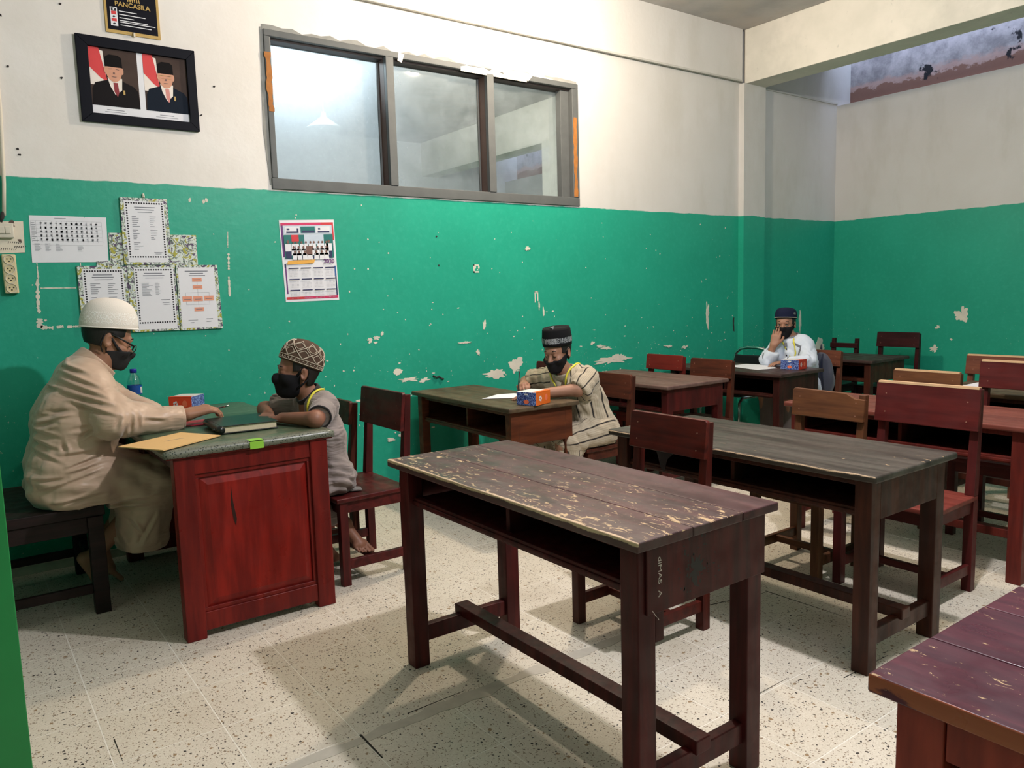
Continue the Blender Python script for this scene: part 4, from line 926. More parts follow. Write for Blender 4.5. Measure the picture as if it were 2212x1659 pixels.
box('front_cover', -.12, .118, -.142, .142, .030, .034, 'book_cover', bk, .0015); box('back_cover', -.12, .118, -.142, .142, 0, .004, 'book_cover', bk, .0015)
MB().tube([(-.122,-.142+.284*q/8,.017) for q in range(9)], .0165, 10).build('spine', 'book_cover', bk, smooth=True)
MB().tube([(-.12,-.11,.02),(-.14,-.125,.018),(-.15,-.11,.016),(-.14,-.098,.018),(-.12,-.10,.02)], .003, 6).build('ribbon', 'book_cover', bk, smooth=True)
plain('rec_red', lin(176,44,62), .5)
tag(MB().prism([(-.08,-.05),(.09,-.062),(.10,.07),(-.06,.09)], 0, .005, fl).build('thin_booklet', 'rec_red', None, loc=(.915, 3.715, .774)), 'thin dark red booklet under the teacher hand', 'book')
plain('pen_steel', (0.4,0.41,0.42,1), .25, metal=1.0)
plain('pen_black', (0.02,0.02,0.02,1), .3)
pp = thing('pen', 'dark pen with steel tip in the teacher hand', 'pen', (.985, 3.668, .842))
MB().tube([(-.085,.025,-.006),(.02,.0,.003)], .0042, 10).build('barrel', 'pen_black', pp, smooth=True); MB().tube([(.02,.0,.004),(.045,-.005,.008)], [.0046,.0036], 10).build('clip_end', 'pen_steel', pp, smooth=True)
tag(MB().prism([(-.21,.10),(-.05,-.02),(.06,-.13),(.17,.0),(.06,.16),(-.04,.19)], 0, .0012, fl).build('answer_sheet', 'paper_white', None, loc=(2.70, 3.62, .7225)), 'white answer sheet under the arms of the writing boy', 'paper')
tag(MB().prism([(-.17,-.16),(.02,-.20),(.19,-.02),(.16,.19),(-.06,.20)], 0, .0012, fl).build('answer_sheet', 'paper_white', None, loc=(5.08, 3.75, .7025)), 'white sheet on the dark desk of the boy in white', 'paper')
tag(MB().prism([(-.15,-.10),(.15,-.10),(.15,.11),(-.15,.11)], 0, .0012, fl).build('answer_sheet', 'paper_white', None, loc=(5.0, 1.99, .7075)), 'white sheet on the far right desk between the chairs', 'paper')
# ------------------------------------------------------------------ people: smooth implicit bodies meshed with surface nets
V3 = lambda *a: np.array(a, np.float32)
def rc(a, b, ra, rb):
    a = np.array(a, np.float32); ba = np.array(b, np.float32)-a; L = float(ba @ ba)+1e-9
    def f(p):
        h = np.clip(((p-a) @ ba)/L, 0, 1); return np.linalg.norm(p-a-h[:, None]*ba, axis=1)-(ra+(rb-ra)*h)
    return f
def ell(c, r, M=None):
    c = np.array(c, np.float32); r = np.array(r, np.float32)
    def f(p):
        q = p-c
        if M is not None: q = q @ M
        k0 = np.linalg.norm(q/r, axis=1); k1 = np.linalg.norm(q/(r*r), axis=1)+1e-6; return k0*(k0-1)/k1
    return f
def smin(a, b, k):
    if k <= 0: return np.minimum(a, b)
    h = np.clip(.5+.5*(b-a)/k, 0, 1); return b+(a-b)*h-k*h*(1-h)
def smax(a, b, k): return -smin(-a, -b, k)
def union(items):        # list of (fn, k)
    def f(p):
        d = None
        for fn, k in items: v = fn(p); d = v if d is None else smin(d, v, k)
        return d
    return f
def local(fn, c, M, s=1.0):   # M columns = local axes in world
    c = np.array(c, np.float32)
    return lambda p: fn(((p-c) @ M)/s)*s
def nets(fn, lo, hi, h, S=6):
    lo = np.array(lo, np.float32); n = (np.ceil((np.array(hi)-lo)/h/S).astype(int)+1)
    nb = n; N = nb*S
    bc = np.stack(np.meshgrid(*[np.arange(k) for k in nb], indexing='ij'), -1).reshape(-1, 3)
    cen = lo+((bc+.5)*S-.5)*h
    d = fn(cen.astype(np.float32)); act = np.abs(d) < S*h*1.35
    V = np.repeat(np.repeat(np.repeat(np.where(d < 0, -1., 1.).reshape(nb).astype(np.float32), S, 0), S, 1), S, 2)
    off = np.stack(np.meshgrid(*[np.arange(S)]*3, indexing='ij'), -1).reshape(-1, 3)
    ab = bc[act]
    for q in range(0, len(ab), 1500):
        idx = (ab[q:q+1500, None, :]*S+off[None]).reshape(-1, 3)
        V[idx[:, 0], idx[:, 1], idx[:, 2]] = fn((lo+idx*h).astype(np.float32))
    I = V < 0
    c8 = [(i, j, k) for i in (0, 1) for j in (0, 1) for k in (0, 1)]
    sl = lambda o: tuple(slice(o[a], N[a]-1+o[a]) for a in range(3))
    cnt = sum(I[sl(o)].astype(np.int8) for o in c8); cells = np.argwhere((cnt > 0) & (cnt < 8))
    vals = np.stack([V[cells[:, 0]+o[0], cells[:, 1]+o[1], cells[:, 2]+o[2]] for o in c8], 1)
    P = np.zeros((len(cells), 3)); C = np.zeros(len(cells))
    for a in range(8):
        for b in range(a+1, 8):
            if sum(abs(c8[a][t]-c8[b][t]) for t in range(3)) != 1: continue
            va, vb = vals[:, a], vals[:, b]; m = (va < 0) != (vb < 0); t = np.where(m, va/(va-vb+1e-12), 0)
            pt = np.array(c8[a])+t[:, None]*(np.array(c8[b])-np.array(c8[a])); P += np.where(m[:, None], pt, 0); C += m
    P = lo+(cells+P/C[:, None])*h
    ID = -np.ones(N, np.int32); ID[cells[:, 0], cells[:, 1], cells[:, 2]] = np.arange(len(cells))
    F = []
    for ax in range(3):
        u, v = (ax+1) % 3, (ax+2) % 3
        s0 = [slice(1, N[t]-1) for t in range(3)]; s1 = list(s0); s0[ax] = slice(0, N[ax]-1); s1[ax] = slice(1, N[ax])
        A = I[tuple(s0)]; B = I[tuple(s1)]; e = np.argwhere(A != B); sg = A[e[:, 0], e[:, 1], e[:, 2]]
        e = e.copy()
        for t in range(3):
            if t != ax: e[:, t] += 1
        def cid(du, dv):
            q = e.copy(); q[:, u] -= du; q[:, v] -= dv; return ID[q[:, 0], q[:, 1], q[:, 2]]
        Q = np.stack([cid(1, 1), cid(0, 1), cid(0, 0), cid(1, 0)], 1); Q[~sg] = Q[~sg][:, ::-1]; F.append(Q[(Q >= 0).all(1)])
    return P, np.concatenate(F)
def sdf_obj(name, fn, lo, hi, h, mat, parent=None, origin=(0, 0, 0), smooth_it=1):
    P, F = nets(fn, lo, hi, h)
    me = bpy.data.meshes.new(name); me.from_pydata((P-np.array(origin)).tolist(), [], F.tolist()); me.materials.append(MATS[mat]); me.shade_smooth()
    o = bpy.data.objects.new(name, me); COL.objects.link(o); o.location = origin if parent is None else (0, 0, 0)
    if parent: o.parent = parent
    return o
def axes(fwd, up=(0, 0, 1)):
    f = Vector(fwd).normalized(); l = Vector(up).cross(f).normalized(); u = f.cross(l)
    return np.array([[f.x, l.x, u.x], [f.y, l.y, u.y], [f.z, l.z, u.z]], np.float32)
HEAD = [(ell((-.012,0,.035),(.098,.078,.092)),0),(ell((.03,0,-.045),(.062,.058,.078)),.03),(ell((.058,0,-.098),(.026,.03,.022)),.02),(rc((.088,0,.002),(.107,0,-.030),.008,.0125),.012),
        (rc((.079,-.03,.026),(.079,.03,.026),.015,.015),.014),(ell((.058,.040,-.028),(.028,.022,.026)),.014),(ell((.058,-.040,-.028),(.028,.022,.026)),.014),
        (rc((.083,-.012,-.066),(.083,.012,-.066),.012,.012),.010),(rc((.098,-.009,-.031),(.098,.009,-.031),.008,.008),.006)]
def head_fn(ears=True):
    base = union(HEAD)
    def f(p):
        d = base(p)
        for s in (-1, 1):
            d = smax(d, -(np.linalg.norm((p-V3(.098, s*.032, .006))*V3(1, .75, 1.15), axis=1)-.0135), .008)
            d = smin(d, np.linalg.norm((p-V3(.0795, s*.031, .005)), axis=1)-.0135, .003)
            if ears:
                e = ell((-.012, s*.079, -.004), (.021, .010, .033), axes((.9, s*.45, .25)))(p)
                e = smax(e, -ell((-.004, s*.090, -.002), (.012, .010, .020))(p), .004); d = smin(d, e, .007)
        return d
    return f
HEADF = head_fn()
def hand_parts(w, d, n, s=1.0, side=1, curl=(.35, .45, .35), spread=.10, thumb=.8, ks=.007):
    """wrist point, finger direction, back-of-hand normal; side=+1: thumb on d x n side"""
    w = Vector(w); d = Vector(d).normalized(); n = (Vector(n)-d*Vector(n).dot(d)).normalized(); t = d.cross(n)*side
    out = []; pl = .088*s
    for k, (o, L, r) in enumerate(((.030, .068, .0090), (.010, .076, .0094), (-.010, .071, .0090), (-.029, .056, .0080))):
        kn = w+d*(pl-abs(o-.01)*.25)+t*(o*s); out.append((rc(w+t*(o*.55*s), kn, .0165*s, .0125*s), .014*s))
        a = 0.0; p = kn; dirv = (d+t*(o*spread*30*.3)).normalized()
        for j, fr in enumerate((.46, .30, .24)):
            a += curl[j]; q = p+(dirv*math.cos(a)-n*math.sin(a))*(L*fr*s*1.05); r0 = r*(1-.10*j)*s; out.append((rc(p, q, r0, r0*.92), ks*s if j == 0 else .003*s)); p = q
    b = w+d*.022*s+t*.024*s; m1 = b+(d*.62+t*thumb*.62-n*.18).normalized()*.042*s; m2 = m1+(d*.85+t*.28*thumb-n*.35).normalized()*.032*s; m3 = m2+(d*.95-n*.4).normalized()*.024*s
    out += [(rc(b, m1, .0165*s, .0125*s), .012*s), (rc(m1, m2, .0115*s, .0105*s), .004*s), (rc(m2, m3, .0105*s, .0085*s), .003*s)]
    return out
def foot_parts(ank, heel, toe, side, s=1.0, w=.5):
    ank, heel, toe = Vector(ank), Vector(heel), Vector(toe); d = (toe-heel).normalized(); t = Vector(side).normalized()
    ball = heel+(toe-heel)*.66
    out = [(rc(heel, ball, .030*s, .026*s), .02), (rc(ank, ball, .034*s, .022*s), .02), (rc(ball-t*.03*s, ball+t*.028*s, .017*s, .019*s), .015)]
    for k, (o, L, r) in enumerate(((.034, .066, .0125), (.012, .064, .0080), (-.006, .058, .0075), (-.023, .050, .0072), (-.039, .041, .0070))):
        p = ball+t*(o*s); out.append((rc(p, p+d*(L*s), r*1.05*s, r*s), .003))
    return out
def folds(amp, seeds, fs):
    r = np.random.RandomState(seeds); K = []
    for f in fs:
        for _ in range(3): v = r.normal(size=3); v /= np.linalg.norm(v); K.append((v.astype(np.float32)*f, r.uniform(0, 6.28), (r.normal(size=3)*f*.45).astype(np.float32), r.uniform(0, 6.28)))
    def g(p):
        o = np.zeros(len(p), np.float32)
        for v, a, w, b in K: o += (1-np.abs(np.sin((p @ v+a+1.4*np.sin(p @ w+b))*.5))*2)
        return o*(amp/len(K)*1.6)
    return g
def on_surface(fn, pts, off, n=4):
    P = np.array(pts, np.float32); t = np.linspace(0, len(P)-1, n*(len(P)-1)+1); Q = np.stack([np.interp(t, np.arange(len(P)), P[:, k]) for k in range(3)], 1).astype(np.float32)
    for _ in range(6):
        d = fn(Q); G = np.stack([fn(Q+np.eye(3, dtype=np.float32)[k]*.002)-fn(Q-np.eye(3, dtype=np.float32)[k]*.002) for k in range(3)], 1)
        G /= np.linalg.norm(G, axis=1)[:, None]+1e-6; Q = Q-G*((d-off)*.9)[:, None]
    return Q
def person_bits(body, org, H, M, s, hairline, skinmat, eye='down', brow=True):
    """eyes, brows, hair as children"""
    up = M[:, 2]
    P = lambda x, y, z: Vector((np.array(H)-np.array(org)+M @ np.array((x, y, z))*s).tolist())
    for sd in (-1, 1):
        if brow: MB().tube([P(.086, sd*.014, .030), P(.0925, sd*.028, .036), P(.084, sd*.046, .033)], [.002*s, .0038*s, .0015*s], 6).build('eyebrow', 'hair', body, smooth=True)
        if eye == 'open':
            e = MB().lathe([(0, -.0105*s)] + [(.0105*s*math.sin(a), -.0105*s*math.cos(a)) for a in (.4, .8, 1.2, 1.6, 2.0, 2.4, 2.8)] + [(0, .0105*s)], 14, Matrix.Translation(P(.0825, sd*.031, .004))).build('eye', 'eye_white', body, smooth=True)
            MB().tube([P(.092, sd*.031+.002, .004), P(.0938, sd*.031+.002, .004)], .0052*s, 10).build('iris', 'ink_black', e)
            MB().tube([P(.090, sd*.018, .006), P(.0955, sd*.030, .0125), P(.088, sd*.043, .009)], .0022*s, 6).build('eyelashes', 'hair', body, smooth=True)
        else:
            MB().tube([P(.0885, sd*.018, .000), P(.0935, sd*.030, -.004), P(.0865, sd*.043, -.001)], .0019*s, 6).build('eyelashes', 'hair', body, smooth=True)
    def hairf(q):
        d = HEADF0(q)-.005; d = smax(d, -(HEADF0(q)+.004), .001); d = smax(d, hairline(q), .006)
        for sd in (-1, 1): d = smax(d, -ell((-.010, sd*.082, -.008), (.026, .022, .037))(q), .003)
        return d
    return P, hairf
HEADF0 = union(HEAD[:1]+[(ell((.0,0,-.03),(.070,.066,.085)),.03)])
plain('eye_white', (0.72,0.68,0.64,1), .3, nz=0)
plain('mask_black', (0.011,0.010,0.012,1), .8, spec=.2, nz=.2, nscale=60)
plain('mask_grey', (0.030,0.029,0.030,1), .85, spec=.2, nz=.2, nscale=60)
def creased(name, a, b, rough=.5, amt=.9, sc=1.0):
    t = NT(name); o = t.obj(); n1 = t.noise(t.mapv(o, (3.2*sc, 4*sc, 13*sc), rot=(0, .5, 0)), 1.0, 2, .45, .7); n2 = t.noise(t.mapv(o, (6*sc, 5*sc, 22*sc), loc=(4,2,1), rot=(.3, -.35, 0)), 1.0, 2, .45, 1.0)
    r1 = t.math('ABSOLUTE', t.math('SUBTRACT', n1, .5)); r2 = t.math('ABSOLUTE', t.math('SUBTRACT', n2, .5))
    gate = t.ramp(t.noise(o, 4.5*sc, 2), .40, .62)
    h = t.math('ADD', t.math('MULTIPLY', t.ramp(r1, 0, .22), 1.0), t.math('MULTIPLY', t.ramp(r2, 0, .2), .4))
    h = t.math('MULTIPLY', h, t.math('MULTIPLY_ADD', gate, .8, .2))
    MATS[name] = t.pbr(t.mix(t.noise(o, 6, 3), a, b), rough, t.bump(h, amt, .014), .35, sheen=.25)
plain('nail', (0.45,0.27,0.2,1), .4)
def mask_fn(top_front, top_side, bot, back, slope=.35):
    """cloth mask: shell of the face between two lines; local x forward, z up"""
    def f(q):
        b = union(HEAD)(q); d = b-.0075-.004*np.clip((q[:, 0]-.03)/.06, 0, 1)
        # tented over the nose and chin
        d = smin(d, rc((.103,0,-.020),(.088,0,-.088),.014,.022)(q)-.003, .02)
        d = smax(d, -(b-.001), .001)
        t = np.clip((.10-q[:, 0])/.12, 0, 1); top = top_front+(top_side-top_front)*t
        d = smax(d, q[:, 2]-top, .003)
        lowz = bot+np.clip(.05-q[:, 0], 0, .2)*slope*-0+np.clip((.03-q[:, 0])/.05, 0, 1)*.045
        d = smax(d, lowz-q[:, 2], .003)
        return smax(d, back-q[:, 0], .004)
    return f
def ear_loop(P, sd, s, par, mat, back):
    MB().tube([P(back, sd*.072, -.022), P(-.012, sd*.078, .012), P(-.022, sd*.078, .026), P(-.034, sd*.078, .010), P(-.032, sd*.076, -.030), P(-.010, sd*.074, -.045), P(back, sd*.07, -.050)], .0028*s, 6).build('ear_loop', mat, par, smooth=True)

# sewn and pressed creases: (x,z)-(x,z) lines seen from the side, cut as soft grooves into cloth
def grooves(lines, depth, width):
    L = np.array(lines, np.float32)
    def g(p):
        q = p[:, (0, 2)]; o = np.zeros(len(p), np.float32)
        for a in L:
            s = a[:2]; e = a[2:]-s; h = np.clip(((q-s) @ e)/(float(e @ e)+1e-9), 0, 1); v = q-s-h[:, None]*e
            n = (v @ np.array((-e[1], e[0]), np.float32))/(np.linalg.norm(e)+1e-9); tp = np.sin(np.pi*np.clip(h*.9+.05, 0, 1)); r = np.linalg.norm(v, axis=1)
            o += tp*(depth*np.exp(-(r/width)**2)-depth*.8*np.exp(-((r-width*1.7)/(width*.9))**2)*(n > 0))
        return o
    return g
CREASE = [(0.374,1.079,0.455,1.043),(0.363,1.051,0.493,0.981),(0.352,1.019,0.507,0.940),(0.356,0.970,0.531,0.908),(0.378,0.930,0.545,0.861),(0.596,0.876,0.580,0.787),(0.623,0.867,0.613,0.808),(0.569,0.823,0.556,0.770),(0.545,0.866,0.524,0.819),(0.634,0.841,0.727,0.824),(0.412,1.143,0.374,1.079),
 (0.457,0.828,0.360,0.815),(0.465,0.817,0.391,0.776),(0.330,0.858,0.266,0.837),(0.367,0.898,0.256,0.867),(0.401,0.899,0.300,0.896),(0.232,0.822,0.340,0.783),(0.224,0.784,0.320,0.736),(0.313,0.708,0.456,0.717),(0.338,0.654,0.481,0.693),(0.345,0.633,0.496,0.660),(0.225,0.741,0.336,0.675),(0.343,0.768,0.352,0.722),(0.325,1.049,0.291,0.984),(0.292,0.994,0.357,0.978),
 (0.222,0.612,0.345,0.616),(0.230,0.561,0.477,0.630),(0.275,0.503,0.487,0.530),(0.393,0.465,0.690,0.467),(0.462,0.436,0.701,0.427),(0.518,0.341,0.548,0.250),(0.679,0.394,0.606,0.269),(0.568,0.384,0.623,0.297)]
# ---------------- teacher
creased('robe_tan', lin(182,153,130), lin(198,171,149), .40, .25)
cloth('cap_white', lin(228,220,210), lin(236,230,222), .85, 300, .2)
def capknit():
    t = NT('cap_knit'); o = t.obj(); v = t.voro(o, 95, 'DISTANCE_TO_EDGE'); z = t.sep(o)[2]
    m = t.math('MULTIPLY', t.ramp(v.outputs['Distance'], .10, .03), t.math('MULTIPLY', t.ramp(z, .014, .02), t.ramp(z, .075, .065)))
    MATS['cap_knit'] = t.pbr(t.mix(m, lin(226,218,208), lin(240,236,230)), .85, t.bump(t.math('ADD', m, t.noise(o, 400, 2)), .35, .003), .2)
capknit()
def teacher():
    O = (.40, 3.90, .475); H = (.580, 3.885, 1.176); s = 1.0; f_ = (.925, .02, -.38); M = axes(f_)
    hp = local(HEADF, H, M, s)
    el_, wr_ = (.545, 3.605, .845), (.838, 3.64, .832)
    body = [(hp, 0), (rc((.555,3.885,1.10),(.475,3.885,1.03),.058,.066),.03), (rc((.46,3.88,1.0),(.38,3.88,.62),.10,.12),.05),
            (rc((.46,3.75,.98),el_,.05,.042),.03), (rc(el_,wr_,.042,.027),.02), (rc((.46,4.02,.98),(.62,4.12,.87),.05,.042),.03), (rc((.62,4.12,.87),(.76,3.88,.815),.04,.027),.02),
            (rc((.38,3.80,.57),(.72,3.79,.50),.08,.06),.04), (rc((.38,3.98,.57),(.72,3.99,.50),.08,.06),.04), (rc((.72,3.79,.50),(.47,3.86,.24),.055,.036),.02), (rc((.72,3.99,.50),(.50,4.05,.20),.055,.036),.02)]
    body += hand_parts(wr_, (.96, .10, .16), (-.16, -.16, .98), 1.13, -1, (.48,.50,.35), .07, .55)
    body += hand_parts((.76,3.88,.815), (.75,-.6,-.1), (0,0,1), 1.0, 1, (.2,.2,.2), .06)
    body += foot_parts((.45,3.87,.21), (.405,3.875,.20), (.475,3.90,.045), (.1,1,0))
    body += foot_parts((.50,4.06,.17), (.46,4.06,.15), (.56,4.06,.03), (0,-1,0))
    b = sdf_obj('person', union(body), (.15,3.45,-.01), (1.12,4.25,1.36), .0045, 'skin_adult', None, O)
    tag(b, 'seated man in tan robe, white cap, glasses and dark mask, writing at the teacher desk', 'person')
    def line(q): return smax(q[:, 2]-.075, smax(-(q[:, 2]+.040), q[:, 0]-np.where(q[:, 2] > .016, .052, -.024), .002), .002)
    P, hf = person_bits(b, O, H, M, s, line, 'skin_adult')
    sdf_obj('hair', local(hf, H, M, s), np.array(H)-.2, np.array(H)+.2, .005, 'hair', b, O)
    mk = sdf_obj('face_mask', local(mask_fn(-.022, -.052, -.118, -.0, .3), H, M, s), np.array(H)-.2, np.array(H)+.2, .004, 'mask_grey', b, O)
    for sd in (-1, 1):
        MB().tube([P(.0,sd*.068,-.058), P(-.012,sd*.076,-.02), P(-.008,sd*.080,.028), P(-.03,sd*.080,.02), P(-.034,sd*.075,-.03), P(-.015,sd*.07,-.06)], .003, 6).build('ear_loop', 'mask_grey', mk, smooth=True)
        MB().tube([P(.072,sd*.056,-.048), P(.03,sd*.072,-.018), P(-.010,sd*.080,.020)], [.010,.006,.004], 6).build('ear_loop', 'mask_grey', mk, smooth=True)
    gl = MB()
    for sd in (-1, 1): gl.tube([P(.104,sd*.060,.004), P(.05,sd*.078,.016), P(-.006,sd*.083,.028)], .0045, 6)
    go = gl.build('glasses', 'pen_black', b, smooth=True)
    for sd in (-1, 1):
        rim = [P(.112, sd*.034+.027*math.cos(a), -.004+.016*math.sin(a)) for a in np.linspace(0, 2*math.pi, 18, endpoint=False)]
        MB().tube(rim, .0021, 6, True).build('lens_rim', 'pen_black', go, smooth=True)
    MB().tube([P(.112,-.008,.0), P(.114,0,.002), P(.112,.008,.0)], .002, 6).build('bridge', 'pen_black', go)
    # knitted cap
    A = axes(f_); Rm = Matrix([[A[r][c] for c in range(3)] for r in range(3)])
    tilt = Matrix.Rotation(math.radians(-16), 3, 'Y'); Mc = (Rm @ tilt).to_4x4(); Mc.translation = P(-.010, 0, .052)
    prof = [(1.0,0),(1.02,.014),(1.02,.032),(.985,.058),(.91,.085),(.78,.108),(.57,.125),(.30,.135),(.0,.138)]
    cp = MB(); n = 48
    for (r, z) in prof:
        for j in range(n): t = 2*math.pi*j/n; cp.v.append((.118*r*math.cos(t), .094*r*math.sin(t), z))
    for k in range(len(prof)-1):
        for j in range(n): cp.f.append((k*n+j, k*n+(j+1) % n, (k+1)*n+(j+1) % n, (k+1)*n+j)); cp.mi.append(0)
    co = cp.build('knitted_cap', 'cap_knit', b, smooth=True); co.matrix_local = Mc
    sb = co.modifiers.new('thick', 'SOLIDIFY'); sb.thickness = .004; sb = co.modifiers.new('sub', 'SUBSURF'); sb.levels = sb.render_levels = 1
    MB().tube([(.1195*math.cos(a), .0955*math.sin(a), .002) for a in np.linspace(0, 2*math.pi, 48, endpoint=False)], .0035, 6, True).build('cap_rim', 'cap_white', co, smooth=True)
    # robe
    yc = 3.885; it = []
    for y in (yc-.085, yc+.085):
        it += [(rc((.462,y,1.005),(.425,y,.84),.095,.150),.04 if it else 0), (rc((.425,y,.84),(.395,y,.62),.150,.158),.05), (rc((.395,y,.62),(.375,y,.56),.158,.15),.05),
               (rc((.38,y,.585),(.70,y+(-.015 if y < yc else .02),.525),.150,.108),.05), (rc((.69,y-(.01 if y < yc else -.01),.51),(.635,y,.27),.108,.098),.04)]
    it += [(rc((.466,3.885,1.045),(.44,3.885,.95),.072,.11),.05), (rc((.468,3.74,.995),(.468,4.03,.995),.078,.078),.06), (rc((.475,3.725,.985),el_,.078,.074),.045), (rc(el_,(.805,3.635,.822),.077,.044),.03), (rc((.60,3.615,.835),(.72,3.625,.825),.060,.050),.02),
           (rc((.475,4.045,.985),(.62,4.13,.875),.08,.072),.045), (rc((.62,4.13,.875),(.745,3.90,.825),.07,.044),.03), (rc((.66,yc-.05,.47),(.64,yc-.05,.26),.10,.085),.05), (rc((.66,yc+.07,.47),(.64,yc+.07,.26),.10,.085),.05)]
    U = union(it); g1 = folds(.009, 3, (26, 44)); g2 = folds(.003, 5, (75, 110))
    gr = grooves(CREASE, .011, .0085)
    def robe(p):
        d = U(p); w = np.clip((1.12-p[:, 2])/.2, .25, 1)
        tw = np.sin((p @ V3(30, 12, 62))+2.0*np.sin(p @ V3(9, 14, -11)))
        loww = np.clip((.72-p[:, 2])/.12, 0, 1)*np.clip((p[:, 2]-.40)/.1, 0, 1)
        d = d+g1(p)*w+g2(p)*w-.005*loww*tw
        d = d+gr(p)*(p[:, 1] < 3.86)
        dr = np.sin(p @ V3(40, 55, 6)+1.5*np.sin(p @ V3(4, 9, 8)))*np.clip((.45-p[:, 2])/.15, 0, 1); d = d-.004*dr
        d = smax(d, (.205+.10*(.74-p[:, 0]))*1-p[:, 2], .006)
        bx = np.maximum(p[:, 0]-.50, np.maximum(3.66-p[:, 1], p[:, 2]-.476)); d = smax(d, -bx, .01)   # rests on the bench
        d = smax(d, p[:, 0]-.812, .003)                                                                # cuffs
        nk = rc((.60,yc,1.12),(.475,yc,1.02),.063,.072)(p); return smax(d, -nk, .008)
    rb = sdf_obj('robe', robe, (.12,3.45,.15), (.90,4.30,1.20), .005, 'robe_tan', b, O)
    def cuff(p):
        ax = rc((.62,3.62,.833),(.90,3.648,.82),.050,.040)(p); return smax(smax(np.abs(ax-.0055)-.003, .735-p[:, 0], .002), p[:, 0]-.822, .002)
    sdf_obj('cuff', cuff, (.70,3.5,.7), (.86,3.75,.92), .004, 'robe_tan', rb, O)
    def collar(p):
        nk = rc((.575,yc,1.125),(.47,yc,1.02),.064,.078)(p); d = np.abs(nk-.014)-.006
        up_ = (p-V3(.52,yc,1.08)) @ V3(.62,0,.78)
        return smax(smax(d, up_-.030+.25*np.clip(p[:, 0]-.50, 0, 1), .004), -.040-up_-.35*np.clip(p[:, 0]-.50, 0, 1), .004)
    sdf_obj('collar', collar, (.36,3.74,.95), (.70,4.03,1.26), .0045, 'robe_tan', rb, O)
    nop = on_surface(U, ((.560,3.835,1.02),(.580,3.825,.97),(.600,3.82,.92),(.600,3.825,.885)), .0005); MB().tube([Vector(q.tolist())-Vector(O) for q in nop], .0045, 6).build('neck_opening', 'soot', rb, smooth=True)
    return b
teacher()

